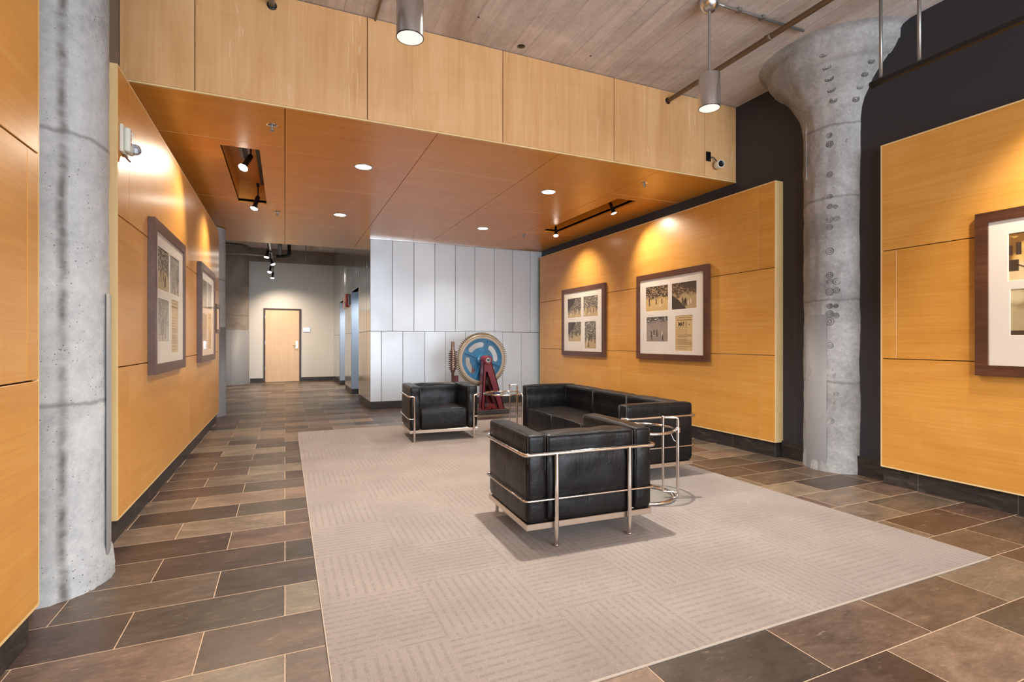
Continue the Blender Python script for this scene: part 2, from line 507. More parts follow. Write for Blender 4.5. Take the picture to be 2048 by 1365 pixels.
class MB:
    def __init__(self):
        self.bm = bmesh.new()
        self.mi = 0

    def _mark(self, faces):
        for f in faces:
            f.material_index = self.mi

    def box(self, x0, x1, y0, y1, z0, z1, bevel=0.0, seg=2):
        bm = bmesh.new()
        r = bmesh.ops.create_cube(bm, size=1.0)
        for v in r['verts']:
            v.co = Vector(((x0 + x1) / 2 + v.co.x * (x1 - x0), (y0 + y1) / 2 + v.co.y * (y1 - y0), (z0 + z1) / 2 + v.co.z * (z1 - z0)))
        if bevel > 0:
            bmesh.ops.bevel(bm, geom=bm.edges[:], offset=bevel, segments=seg, affect='EDGES', profile=0.5)
        self.merge(bm)
        return self

    def merge(self, bm, mat=None):
        if mat is not None:
            bm.transform(mat)
        me = bpy.data.meshes.new('tmp')
        for f in bm.faces:
            f.material_index = self.mi
        bm.to_mesh(me)
        bm.free()
        self.bm.from_mesh(me)
        bpy.data.meshes.remove(me)

    def tube(self, pts, r, seg=12, closed=False, caps=True):
        pts = [Vector(p) for p in pts]
        n = len(pts)
        rings = []
        tang = []
        for i in range(n):
            if closed:
                t = pts[(i + 1) % n] - pts[i - 1]
            else:
                t = pts[min(i + 1, n - 1)] - pts[max(i - 1, 0)]
            tang.append(t.normalized())
        ref = Vector((0, 0, 1)) if abs(tang[0].z) < 0.9 else Vector((1, 0, 0))
        nrm = (ref - tang[0] * ref.dot(tang[0])).normalized()
        bm = self.bm
        for i in range(n):
            t = tang[i]
            nrm = (nrm - t * nrm.dot(t)).normalized()
            bn = t.cross(nrm)
            rr = r[i] if isinstance(r, (list, tuple)) else r
            rings.append([bm.verts.new(pts[i] + (nrm * math.cos(2 * math.pi * k / seg) + bn * math.sin(2 * math.pi * k / seg)) * rr) for k in range(seg)])
        last = n if closed else n - 1
        for i in range(last):
            a, b = rings[i], rings[(i + 1) % n]
            for k in range(seg):
                f = bm.faces.new((a[k], a[(k + 1) % seg], b[(k + 1) % seg], b[k]))
                f.material_index = self.mi
                f.smooth = True
        if caps and not closed:
            for rg, rev in ((rings[0], True), (rings[-1], False)):
                f = bm.faces.new(rg[::-1] if rev else rg)
                f.material_index = self.mi
        return self

    def lathe(self, prof, c=(0, 0, 0), seg=32, axis='z', a0=0.0, a1=2 * math.pi, smooth=True, disp=None):
        """prof: list of (radius, height)"""
        full = abs((a1 - a0) - 2 * math.pi) < 1e-6
        bm = self.bm
        cols = []
        cnt = seg if full else seg + 1
        for k in range(cnt):
            a = a0 + (a1 - a0) * k / seg
            ring = []
            for (r, h) in prof:
                rr = r
                if disp:
                    rr = r + disp(a, h)
                x, y = rr * math.cos(a), rr * math.sin(a)
                p = {'z': (x, y, h), 'y': (x, h, y), 'x': (h, x, y)}[axis]
                ring.append(bm.verts.new(Vector(c) + Vector(p)))
            cols.append(ring)
        for k in range(seg):
            A, B = cols[k], cols[(k + 1) % cnt]
            for j in range(len(prof) - 1):
                vs_ = [A[j], B[j], B[j + 1], A[j + 1]]
                co = []
                for v in vs_:
                    if not any((v.co - w.co).length < 1e-7 for w in co):
                        co.append(v)
                if len(co) < 3:
                    continue
                f = bm.faces.new(co)
                f.material_index = self.mi
                f.smooth = smooth
        return self

    def cyl(self, c, r, h, axis='z', seg=24, bevel=0.0):
        b = min(bevel, r * 0.9, h * 0.45)
        if b > 0:
            prof = [(0, 0), (r - b, 0), (r, b), (r, h - b), (r - b, h), (0, h)]
        else:
            prof = [(0, 0), (r, 0), (r, h), (0, h)]
        bm = MB()
        bm.mi = self.mi
        bm.lathe(prof, (0, 0, 0), seg, axis, smooth=False)
        bmesh.ops.recalc_face_normals(bm.bm, faces=bm.bm.faces[:])
        bm.bm.transform(Matrix.Translation(Vector(c)))
        self.merge(bm.bm)
        return self

    def prism(self, poly, y0, y1, axis='y', bevel=0):
        """extrude a polygon given in the plane across the axis"""
        bm = bmesh.new()
        def P(p, h):
            return {'y': (p[0], h, p[1]), 'x': (h, p[0], p[1]), 'z': (p[0], p[1], h)}[axis]
        a = [bm.verts.new(P(p, y0)) for p in poly]
        b = [bm.verts.new(P(p, y1)) for p in poly]
        bm.faces.new(a)
        bm.faces.new(b[::-1])
        for i in range(len(poly)):
            j = (i + 1) % len(poly)
            bm.faces.new((a[j], a[i], b[i], b[j]))
        bmesh.ops.recalc_face_normals(bm, faces=bm.faces[:])
        self.merge(bm)
        return self

    def obj(self, name, mats, parent=None, smooth=None, loc=None, recalc=True):
        me = bpy.data.meshes.new(name)
        bmesh.ops.remove_doubles(self.bm, verts=self.bm.verts[:], dist=1e-6)
        if recalc:
            bmesh.ops.recalc_face_normals(self.bm, faces=self.bm.faces[:])
        if smooth is not None:
            for f in self.bm.faces:
                f.smooth = True
        self.bm.to_mesh(me)
        self.bm.free()
        if smooth is not None:
            me.set_sharp_from_angle(angle=R(smooth))
        for m in (mats if isinstance(mats, (list, tuple)) else [mats]):
            me.materials.append(M[m] if isinstance(m, str) else m)
        o = bpy.data.objects.new(name, me)
        if loc:
            o.location = loc
        if parent is not None:
            o.parent = parent
        col.objects.link(o)
        return o


def tag(o, label=None, cat=None, group=None, kind=None):
    if label:
        o['label'] = label
    if cat:
        o['category'] = cat
    if group:
        o['group'] = group
    if kind:
        o['kind'] = kind
    return o


def thing(name, label, cat, loc=(0, 0, 0), rz=0.0, group=None):
    o = bpy.data.objects.new(name, None)
    o.empty_display_size = 0.1
    o.location = loc
    o.rotation_euler = (0, 0, rz)
    col.objects.link(o)
    return tag(o, label, cat, group)


def copy_tree(o, parent=None):
    c = o.copy()
    col.objects.link(c)
    if parent is not None:
        c.parent = parent
    for ch in [x for x in bpy.data.objects if x.parent == o]:
        copy_tree(ch, c)
    return c


def fillet(pts, r, n=6):
    """round the corners of an open polyline"""
    pts = [Vector(p) for p in pts]
    out = [pts[0]]
    for i in range(1, len(pts) - 1):
        p, a, b = pts[i], pts[i - 1], pts[i + 1]
        d1 = (a - p).normalized()
        d2 = (b - p).normalized()
        rr = min(r, (a - p).length * 0.45, (b - p).length * 0.45)
        s, e = p + d1 * rr, p + d2 * rr
        for k in range(n + 1):
            t = k / n
            out.append((1 - t) ** 2 * s + 2 * t * (1 - t) * p + t * t * e)
    out.append(pts[-1])
    return out


# ------------------------------------------------------------------ room dimensions
XL, XR = -1.05, 4.72           # side walls
YH = 4.36                      # bulkhead face
YS = 9.226                     # steel wall
ZS, ZC = 3.01, 3.87            # soffit, concrete ceiling
YB = -4.0                      # street side behind the camera
YF = 16.6                      # end of corridor
XC = 1.36                      # corridor side of the steel core

st = lambda o: tag(o, kind='structure')
st(MB().box(-2.2, XR + 0.6, YB, YF + 0.3, -0.12, 0).obj('floor', 'slate'))
b = MB()
b.box(-2.2, XR + 0.6, YB, YF + 0.3, ZC, ZC + 0.2)
b.mi = 1
for (hx, hy, hr) in ((1.958, 4.24, 0.042), (3.86, 3.23, 0.026), (2.62, 4.12, 0.012), (1.46, 4.0, 0.012)):
    b.lathe([(0, ZC - 0.001), (hr * 0.8, ZC - 0.001), (hr, ZC + 0.002)], (hx, hy, 0), 14, disp=None)
st(b.obj('ceiling', ['conc_ceil', 'black_plastic']))
st(MB().box(XL - 0.15, XL, YB, 9.62, 0, ZC).obj('wall_left', 'grey_wall'))
st(MB().box(XR, XR + 0.15, YB, YS + 0.1, 0, ZC).obj('wall_right', 'dark_wall'))
# street wall behind the camera: piers and lintel round two window openings
b = MB()
b.box(XL, -1.0 + 0.0, YB - 0.15, YB, 0, ZC)
b.box(0.25, 0.5, YB - 0.15, YB, 0, ZC)
b.box(4.65, XR, YB - 0.15, YB, 0, ZC)
b.box(XL, XR, YB - 0.15, YB, 3.15, ZC)
b.box(XL, XR, YB - 0.15, YB, 0, 0.35)
st(b.obj('wall_front', 'grey_wall'))

# corridor shell
st(MB().box(-1.85, -1.7, 9.62, YF, 0, ZC).obj('wall_corridor_left', 'white_wall'))
st(MB().box(-1.7, XL - 0.15, 9.62, 9.72, 0, ZC).obj('wall_corridor_return', 'white_wall'))
st(MB().box(-1.9, XC + 0.9, YF, YF + 0.15, 0, 3.5).obj('wall_far', 'white_wall'))
st(MB().box(-1.9, XC + 0.9, YF - 0.14, YF + 0.15, 3.5, ZC).obj('wall_beam', 'conc_far'))

# steel clad core: front wall and corridor side with two doorway recesses
b = MB()
b.box(XC + 0.012, XR, YS + 0.012, YS + 0.13, 0.0, ZC)
o_back = st(b.obj('wall_back', 'gap'))
PS = 0.0025
def steel_board(x0, x1, y0, y1, z0, z1, name='steel_panel', parent=None, mat='steel'):
    return MB().box(x0, x1, y0, y1, z0, z1, 0.005, 3).obj(name, mat, parent)
up = [XC, 1.746, 2.131, 2.519, 2.911, 3.296, 3.694, 4.084, 4.465, XR]
lo = [XC, 1.554, 1.932, 2.332, 2.718, 3.107, 3.499, 3.872, 4.268, 4.665, XR]
for a, c in zip(up[:-1], up[1:]):
    steel_board(a + PS, c - PS, YS, YS + 0.012 + 0.001, 1.372 + PS, 2.985, parent=o_back)
for a, c in zip(lo[:-1], lo[1:]):
    steel_board(a + PS, c - PS, YS, YS + 0.012 + 0.001, 0.135, 1.372 - PS, parent=o_back)
MB().box(XC, XR, YS - 0.004, YS + 0.012, 2.985, ZS - 0.001).obj('steel_top_trim', 'satin', o_back)

b = MB()
XI = XC + 0.012
op = [(10.79, 12.08, 2.30), (13.35, 14.76, 2.25)]
b.box(XI, XI + 0.1, YS + 0.1, op[0][0], 0, ZC)
b.box(XI, XI + 0.1, op[0][1], op[1][0], 0, ZC)
b.box(XI, XI + 0.1, op[1][1], YF, 0, ZC)
b.box(XI, XI + 0.1, op[0][0], op[0][1], op[0][2], ZC)
b.box(XI, XI + 0.1, op[1][0], op[1][1], op[1][2], ZC)
o_side = st(b.obj('wall_corridor_right', 'gap'))
ys = YS + 0.002
k = 0
while ys < YF - 0.02:
    ye = min(ys + 0.388, YF)
    cuts = sorted({ys, ye, *[q for a_, b_, _ in op for q in (a_, b_) if ys + 0.03 < q < ye - 0.03]})
    for a, c in zip(cuts[:-1], cuts[1:]):
        mid = (a + c) / 2
        z0 = 0.135
        for (oa, ob, oz) in op:
            if oa < mid < ob:
                z0 = oz
        if z0 < 1:
            steel_board(XC, XI + 0.001, a + PS, c - PS, z0, 1.372 - PS, parent=o_side, mat='steel_side')
            z0 = 1.372 + PS
        steel_board(XC, XI + 0.001, a + PS, c - PS, z0, ZC - 0.01, parent=o_side, mat='steel_side')
    ys = ye
# recess linings
for i, (a, c, z) in enumerate(op):
    b = MB()
    b.box(XI, 2.15, c - 0.004, c + 0.03, 0, z)
    b.box(XI + 0.1, 2.15, a - 0.03, a, 0, z)
    b.box(XI, 2.15, a, c, z, z + 0.03)
    b.box(2.15, 2.18, a - 0.03, c + 0.03, 0, z + 0.03)
    st(b.obj('wall_recess_%d' % (i + 1), 'jamb'))
    spot('recess_fill_light', (1.8, (a + c) / 2 - 0.2, z - 0.05), (1.75, (a + c) / 2 + 0.1, 0), 70, (0.9, 0.95, 1.0), 160, 0.5, 0.12)  # unseen lamp without a fitting, added to brighten the jambs
    st(MB().box(XI + 0.002, 2.14, c - 0.016, c - 0.004, 0, 0.12).obj('baseboard_recess_%d' % (i + 1), 'slate_b'))

# baseboards
def baseboard(name, x0, x1, y0, y1, z, cuts=(), axis='y', h0=0.0):
    b = MB()
    if axis == 'y':
        pts = [y0] + sorted(c for c in cuts if y0 < c < y1) + [y1]
        for p, q in zip(pts[:-1], pts[1:]):
            b.box(x0, x1, p + 0.0012, q - 0.0012, h0, z, 0.0015, 1)
        b.mi = 1
        b.box(x0 + 0.002, x1 - 0.002, y0 + 0.003, y1 - 0.003, h0, z - 0.003)
    else:
        pts = [x0] + sorted(c for c in cuts if x0 < c < x1) + [x1]
        for p, q in zip(pts[:-1], pts[1:]):
            b.box(p + 0.0012, q - 0.0012, y0, y1, h0, z, 0.0015, 1)
        b.mi = 1
        b.box(x0 + 0.003, x1 - 0.003, y0 + 0.002, y1 - 0.002, h0, z - 0.003)
    return st(b.obj(name, ['slate_b', 'grout']))


baseboard('baseboard_steel', XC + 0.008, XR, YS + 0.004, YS + 0.03, 0.135, [1.9, 2.5, 3.1, 3.7, 4.3], 'x')
baseboard('baseboard_corridor_right', XC + 0.008, XC + 0.03, YS + 0.004, op[0][0], 0.135, [9.8, 10.4])
baseboard('baseboard_corridor_pier', XC + 0.008, XC + 0.03, op[0][1], op[1][0], 0.135, [12.7])
baseboard('baseboard_corridor_end', XC + 0.008, XC + 0.03, op[1][1], YF, 0.135, [15.4, 16.0])
baseboard('baseboard_far_right', 0.44, XC, YF - 0.015, YF, 0.12, [0.9], 'x')
baseboard('baseboard_far_left', -0.92, -0.575, YF - 0.015, YF, 0.12, [], 'x')
baseboard('baseboard_right', XR - 0.022, XR, 2.74, 3.76, 0.17)
baseboard('baseboard_left', XL, XL + 0.022, 2.6, 3.75, 0.15)

# ------------------------------------------------------------------ maple wall panels
def wall_panel(name, label, xf, xw, y0, y1, z0, z1, rows, cols, plinth_x, plinth_cuts, sgn, near_edge):
    """xf face x, xw wall x; boards between rows (z) and cols (y) with shadow gaps; sgn=+1 faces +x"""
    t = thing(name, label, 'wall panel', ((xf + xw) / 2, (y0 + y1) / 2, 0))
    ox, oy = t.location.x, t.location.y
    th = 0.02
    # carcass behind the boards: light maple edges
    cx0, cx1 = (xw, xf - th) if sgn > 0 else (xf + th, xw)
    ex = 0.012
    b = MB()
    b.box(cx0 - ox, cx1 - ox, y0 + 0.004 - oy, y1 - 0.004 - oy, z0 + 0.004, z1 - 0.004)
    b.obj('backing', 'gap', t)
    b = MB()
    a0, a1 = (cx0 - ox, xf - ox - 0.0005) if sgn > 0 else (xf - ox + 0.0005, cx1 - ox)
    b.box(a0, a1, y0 - oy, y0 - oy + ex, z0, z1, 0.002, 1)
    b.box(a0, a1, y1 - oy - ex, y1 - oy, z0, z1, 0.002, 1)
    b.box(a0, a1, y0 - oy + ex, y1 - oy - ex, z1 - ex, z1)
    b.box(a0, a1, y0 - oy + ex, y1 - oy - ex, z0, z0 + ex)
    b.obj('edge_band', 'maple_e', t)
    g = 0.0032
    b0, b1 = (xf - th, xf) if sgn > 0 else (xf, xf + th)
    for ri in range(len(rows) - 1):
        cs = cols[ri] if isinstance(cols[0], (list, tuple)) else cols
        for a, c in zip(cs[:-1], cs[1:]):
            za = rows[ri] + (g if ri > 0 else ex)
            zb = rows[ri + 1] - (g if ri < len(rows) - 2 else ex)
            # vertical joints are tight, with a pale line; horizontal joints are open shadow gaps
            ga = 0.0008 if a > y0 + 1e-6 else ex
            gc = 0.0008 if c < y1 - 1e-6 else ex
            bb = MB().box(b0 - ox, b1 - ox, a + ga - oy, c - gc - oy, za, zb, 0.0018, 1)
            bb.obj('board', 'maple_h', t)
    p0, p1 = (xw + 0.0, plinth_x) if sgn > 0 else (plinth_x, xw - 0.0)
    b = MB()
    pts = [y0 + 0.012] + sorted(c for c in plinth_cuts if y0 < c < y1) + [y1 - 0.012]
    for a, c in zip(pts[:-1], pts[1:]):
        b.box(p0 - ox, p1 - ox, a + 0.0012 - oy, c - 0.0012 - oy, 0.0, z0 - 0.0005, 0.0015, 1)
    b.mi = 1
    b.box(p0 - ox + 0.002, p1 - ox - 0.002, y0 + 0.015 - oy, y1 - 0.015 - oy, 0, z0 - 0.004)
    b.obj('plinth', ['slate_b', 'grout'], t)
    return t


rowsR = [0.152, 1.051, 1.957, 2.852]
rowsL = [0.142, 1.044, 1.945, 2.832]
wall_panel('wood_wall_panel', 'honey maple wall panel on the right behind the sofa, carrying two framed pictures', 4.61, XR, 3.752, 9.10, 0.152, 2.852, rowsR,
           [[3.752, 3.962, 6.41, 8.86, 9.10], [3.752, 5.19, 7.64, 9.10], [3.752, 3.962, 6.414, 8.86, 9.10]], 4.628, [4.325, 4.93, 5.54, 6.15, 6.76, 7.37, 7.98, 8.59], -1, True)
wall_panel('wood_wall_panel', 'honey maple wall panel at the right edge of the photo, beyond the flared concrete column', 4.61, XR, -3.6, 2.735, 0.14, 2.852, [0.14, 1.051, 1.957, 2.852],
           [[-3.6, -2.3, 0.15, 2.735], [-3.6, -2.3, 0.15, 2.61, 2.735], [-3.6, -1.1, 1.35 - 1.2, 2.735]], 4.628, [2.462, 1.846, 1.24, 0.63, 0.02], -1, True)
wall_panel('wood_wall_panel', 'long honey maple wall panel on the left carrying framed pictures and the fire strobe', -0.90, XL, 3.706, 8.79, 0.142, 2.832, rowsL,
           [[3.706, 3.958, 6.25, 8.6, 8.79], [3.706, 4.95, 7.4, 8.79], [3.706, 3.958, 6.25, 8.79]], -0.93, [4.3, 4.91, 5.52, 6.13, 6.74, 7.35, 7.96, 8.57], 1, True)
wall_panel('wood_wall_panel', 'honey maple wall panel at the left edge of the photo, in front of the near concrete column', -0.90, XL, -3.6, 2.655, 0.142, 2.832, rowsL,
           [[-3.6, -2.3, 0.15, 2.655], [-3.6, -2.3, 0.15, 2.547, 2.655], [-3.6, -2.3, 0.15, 2.655]], -0.93, [2.0, 1.4, 0.8, 0.2], 1, True)

# ------------------------------------------------------------------ bulkhead (fascia and lowered maple ceiling)
t = thing('ceiling_bulkhead', None, None, (0, YH, ZS))
st(t)
oy, oz = YH, ZS
hx = [XL, -0.60, 0.62, 1.83, 3.05, 4.25, XR]
b = MB()
b.box(XL, XR, 0.021, 0.05, 0.004, ZC - ZS)
b.obj('backing', 'gap', t)
for a, c in zip(hx[:-1], hx[1:]):
    MB().box(a + 0.0028, c - 0.0028, 0, 0.02, 0.014, ZC - ZS - 0.006, 0.0015, 1).obj('fascia_board', 'maple_v', t)
b = MB()
b.box(XL, XR, 0.0, 0.02, 0.0, 0.012)
b.obj('edge_strip', 'maple_e', t)

# underside boards, with two rectangular lighting slots
rec = [(-0.55, -0.22, 5.43, 7.57), (3.87, 4.17, 5.45, 7.58)]
cols_x = [XL, 0.0, 1.22, 2.43, 3.65, XR]
rows_y = [[4.36, 5.27, 7.38, 9.48, 10.5], [4.36, 6.51, 8.60, 10.5], [4.36, 5.31, 7.98, YS], [4.36, 6.51, 8.6, YS], [4.36, 5.30, 7.7, YS]]


def minus(rect, holes):
    x0, x1, y0, y1 = rect
    xs = sorted({x0, x1, *[min(max(h[i], x0), x1) for h in holes for i in (0, 1)]})
    ys_ = sorted({y0, y1, *[min(max(h[i], y0), y1) for h in holes for i in (2, 3)]})
    out = []
    for a, c in zip(xs[:-1], xs[1:]):
        for p, q in zip(ys_[:-1], ys_[1:]):
            mx, my = (a + c) / 2, (p + q) / 2
            if not any(h[0] < mx < h[1] and h[2] < my < h[3] for h in holes):
                out.append((a, c, p, q))
    return out


for i in range(5):
    x0, x1 = cols_x[i], cols_x[i + 1]
    g = 0.003
    for p, q in zip(rows_y[i][:-1], rows_y[i][1:]):
        rects = [(x0 + (g if i else 0), (x1 - g) if i < 4 else x1, p + (0.0008 if p > 4.4 else 0.02), q - 0.0008)]
        if i == 1 and q > YS + 0.01:
            # pieces clear of the steel core
            rects = [(x0 + g, x1 - g, p + 0.0008, q)]
        b = MB()
        for rc in rects:
            for (a, c, d, e) in minus(rc, rec):
                b.box(a, c, d - oy, e - oy, 0.0, 0.018)
        b.obj('soffit_board', 'maple_s', t)
MB().box(1.22 + 0.003, XC, YS - oy, 10.5 - oy, 0, 0.018).obj('soffit_board', 'maple_s', t)
b = MB()
for rc in minus((XL, XR, YH + 0.05, YS), rec) + [(XL, XC, YS, 10.5)]:
    b.box(rc[0], rc[1], rc[2] - oy, rc[3] - oy, 0.019, 0.05)
b.obj('backing', 'gap', t)
# pale strips at the cross joints, painting the light caught by bevelled board edges
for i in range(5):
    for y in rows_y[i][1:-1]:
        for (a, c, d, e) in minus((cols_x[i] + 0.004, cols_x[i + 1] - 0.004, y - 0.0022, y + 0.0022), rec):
            MB().box(a, c, d - oy, e - oy, -0.0008, 0.004).obj('joint_highlight', 'maple_e', t)
b = MB()
b.box(XL, XC, 10.5 - oy, 10.52 - oy, 0.0, 0.05)
b.obj('rear_edge', 'maple_e', t)
for (a, c, d, e) in rec:
    b = MB()
    d_, e_ = d - oy, e - oy
    b.box(a - 0.015, a, d_ - 0.015, e_ + 0.015, 0.018, 0.3)
    b.box(c, c + 0.015, d_ - 0.015, e_ + 0.015, 0.018, 0.3)
    b.box(a, c, d_ - 0.015, d_, 0.018, 0.3)
    b.box(a, c, e_, e_ + 0.015, 0.018, 0.3)
    b.box(a - 0.015, c + 0.015, d_ - 0.015, e_ + 0.015, 0.285, 0.3)
    b.obj('light_slot', 'maple_s', t)

# ------------------------------------------------------------------ concrete columns
def rings_on(b, cx, cy, r, items):
    for (ang, z, rr) in items:
        a = R(ang)
        n = Vector((math.cos(a), math.sin(a), 0))
        p = Vector((cx, cy, z)) + n * (r + 0.0005)
        u = Vector((-n.y, n.x, 0))
        w = Vector((0, 0, 1))
        for q in (rr, rr * 0.45):
            pts = [p + (u * math.cos(k * math.pi / 8) + w * math.sin(k * math.pi / 8)) * q for k in range(16)]
            b.tube(pts, 0.0032, 5, closed=True)


def colnoise(seed, amp=0.004):
    def f(a, h):
        return amp * noise.noise(Vector((math.cos(a) * 4 + seed, math.sin(a) * 4, h * 5))) + amp * 0.5 * noise.noise(Vector((math.cos(a) * 14, math.sin(a) * 14 + seed, h * 18)))
    return f


LCX, LCY = -1.10, 3.24
zs = [i * 0.06 for i in range(int(ZC / 0.06) + 1)] + [ZC]
t = thing('concrete_column', 'round grey concrete column at the left edge with a dark vertical stain', 'column', (LCX, LCY, 0))
b = MB()
prof = []
for z in zs:
    r = 0.270
    if z < 0.07:
        r = 0.292
    elif z < 0.13:
        r = 0.282
    if z > 3.2:
        r += 0.4 * ((z - 3.2) / 0.67) ** 2
    prof.append((r, z))
dn = colnoise(3.0)
def ldisp(a, h):
    return dn(a, h) + (0.012 * noise.noise(Vector((math.cos(a) * 9, math.sin(a) * 9, h * 12))) if h < 0.16 else 0)
b.lathe(prof, (0, 0, 0), 72, 'z', disp=ldisp)
b.obj('shaft', 'conc_col', t)
b = MB()
b.lathe([(0.279, 0.07), (0.279, 1.44), (0.275, 1.44)], (0, 0, 0), 16, 'z', R(-8), R(80))
b.obj('corner_guard', 'guard', t)

RCX, RCY = 4.82, 3.24
t = thing('concrete_column', 'round concrete column with a flared mushroom capital against the dark right wall', 'column', (RCX, RCY, 0))
prof = [(0.29, 0), (0.29, 0.06)] + [(0.285, z) for z in [0.12 + 0.08 * i for i in range(38)]]
prof += [(0.287, 3.19), (0.292, 3.24), (0.302, 3.30), (0.322, 3.37), (0.358, 3.44), (0.395, 3.51), (0.445, 3.58), (0.50, 3.64), (0.508, 3.655), (0.530, 3.658), (0.566, 3.70), (0.582, 3.73), (0.588, 3.745), (0.602, 3.75), (0.606, 3.79), (0.606, 3.825), (0.625, 3.85), (0.65, 3.86), (0.68, ZC)]
b = MB()
b.lathe(prof, (0, 0, 0), 96, 'z', disp=colnoise(9.0, 0.010))
b.mi = 1
items = [(188, 3.07, .022), (200, 3.08, .022), (201, 3.0, .026), (230, 3.0, .02), (201, 2.72, .022), (201, 2.52, .02), (201, 2.43, .02), (210, 2.42, .016), (201, 2.31, .024), (212, 2.31, .022), (201, 2.24, .024), (201, 2.02, .03),
         (201, 1.80, .026), (212, 1.74, .028), (201, 1.74, .024), (201, 1.65, .03), (212, 1.66, .024), (201, 1.52, .022), (211, 1.52, .016), (201, 1.45, .028), (211, 1.43, .022), (201, 1.38, .034), (201, 1.16, .026), (201, .94, .024), (211, .88, .022), (201, .88, .018), (211, .72, .018), (211, .64, .016), (202, .47, .026)]
rings_on(b, 0, 0, 0.285, items)
b.obj('shaft', ['conc_cap', 'conc_dark'], t)
# cast marks stepping up the flare and a ragged edge left by the old partition
b = MB()
for (ang, z, r, w, h) in ((208, 3.38, .325, .05, .05), (206, 3.46, .362, .055, .04), (205, 3.54, .415, .06, .035), (204, 3.62, .478, .06, .03), (203, 3.70, .556, .06, .025), (239, 3.36, .318, .05, .05), (241, 3.45, .356, .05, .04), (243, 3.53, .408, .05, .03), (245, 3.61, .47, .05, .03)):
    a = R(ang)
    n = Vector((math.cos(a), math.sin(a), -0.5 * min(1, max(0, (z - 3.3) * 2.2)))).normalized()
    p = Vector((math.cos(a) * r, math.sin(a) * r, z)) + n * 0.002
    u = Vector((-math.sin(a), math.cos(a), 0))
    w_ = u.cross(n)
    for q in (1.0, 0.5):
        pts = [p + u * math.copysign(abs(math.cos(k * math.pi / 8)) ** 0.6, math.cos(k * math.pi / 8)) * w * 0.5 * q + w_ * math.sin(k * math.pi / 8) * h * 0.5 * q for k in range(16)]
        b.tube(pts, 0.004, 5, closed=True)
b.obj('form_marks', 'conc_dark', t)
b = MB()
prev = None
pts = []
for k in range(40):
    z = 2.74 + k * 0.0165
    ang = R(151 + 2.0 * noise.noise(Vector((z * 9, 1, 0))))
    pts.append((math.cos(ang) * 0.287, math.sin(ang) * 0.287, z))
b.tube(pts, [0.009 + 0.004 * noise.noise(Vector((p[2] * 20, 0, 3))) for p in pts], 7)
b.obj('ragged_edge', 'conc_cap', t)
b = MB()
b.lathe([(0.290, 0.0), (0.290, 1.443), (0.286, 1.443)], (0, 0, 0), 20, 'z', R(150), R(196))
b.obj('corner_guard', 'guard', t)

t = thing('concrete_column', 'pale concrete column at the far end of the left maple panel, entering the corridor', 'column', (-1.13, 9.5, 0))
b = MB()
b.lathe([(0.25, z) for z in zs if z < 3.0] + [(0.25, 3.0)], (0, 0, 0), 48, 'z', disp=colnoise(1.0))
b.obj('shaft', 'conc_col', t)
b = MB()
b.lathe([(0.258, 0.0), (0.258, 1.42), (0.254, 1.42)], (0, 0, 0), 24, 'z', R(-100), R(60))
b.obj('corner_guard', 'guard', t)

t = thing('concrete_column', 'brownish concrete column beside the end door in the corridor', 'column', (-1.36, 16.3, 0))
b = MB()
b.lathe([(0.43, z) for z in zs if z < ZC], (0, 0, 0), 48, 'z', disp=colnoise(5.0))
b.obj('shaft', 'conc_far', t)
b = MB()
b.lathe([(0.438, 0.0), (0.438, 1.5), (0.434, 1.5)], (0, 0, 0), 24, 'z', R(-150), R(-88))
b.lathe([(0.438, 0.0), (0.438, 1.5), (0.434, 1.5)], (0, 0, 0), 24, 'z', R(-87.4), R(10))
b.obj('corner_guard', 'guard', t)

# ------------------------------------------------------------------ door at the end of the corridor
d = MB()
x0, x1, zt = -0.571, 0.437, 2.155
d.box(x0, x0 + 0.045, YF - 0.03, YF, 0, zt)
d.box(x1 - 0.045, x1, YF - 0.03, YF, 0, zt)
d.box(x0 + 0.045, x1 - 0.045, YF - 0.03, YF, zt - 0.045, zt)
od = st(d.obj('door_1', plain('dark_brown_door_frame', (62, 48, 44), 0.45)))
MB().box(x0 + 0.048, x1 - 0.048, YF - 0.018, YF - 0.001, 0.008, zt - 0.048, 0.002, 1).obj('door_leaf', 'door_w', od)
h = MB()
h.box(0.295, 0.345, YF - 0.03, YF - 0.018, 0.98, 1.2, 0.004, 2)
h.tube(fillet([(0.32, YF - 0.02, 1.06), (0.32, YF - 0.075, 1.06), (0.21, YF - 0.075, 1.06)], 0.02), 0.011, 10)
h.obj('door_handle', 'chrome', od)
h = MB()
for z in (0.35, 1.1, 1.85):
    h.cyl((x0 + 0.047, YF - 0.036, z), 0.008, 0.1, 'z', 10)
h.obj('door_hinge', 'satin', od)
tag(MB().box(0.50, 0.69, YF - 0.018, YF, 1.47, 1.60, 0.004, 2).obj('wall_plaque', plain('silver_plaque', (206, 214, 226), 0.3, 0.4)), 'small silver plaque on the white wall right of the corridor door', 'sign')

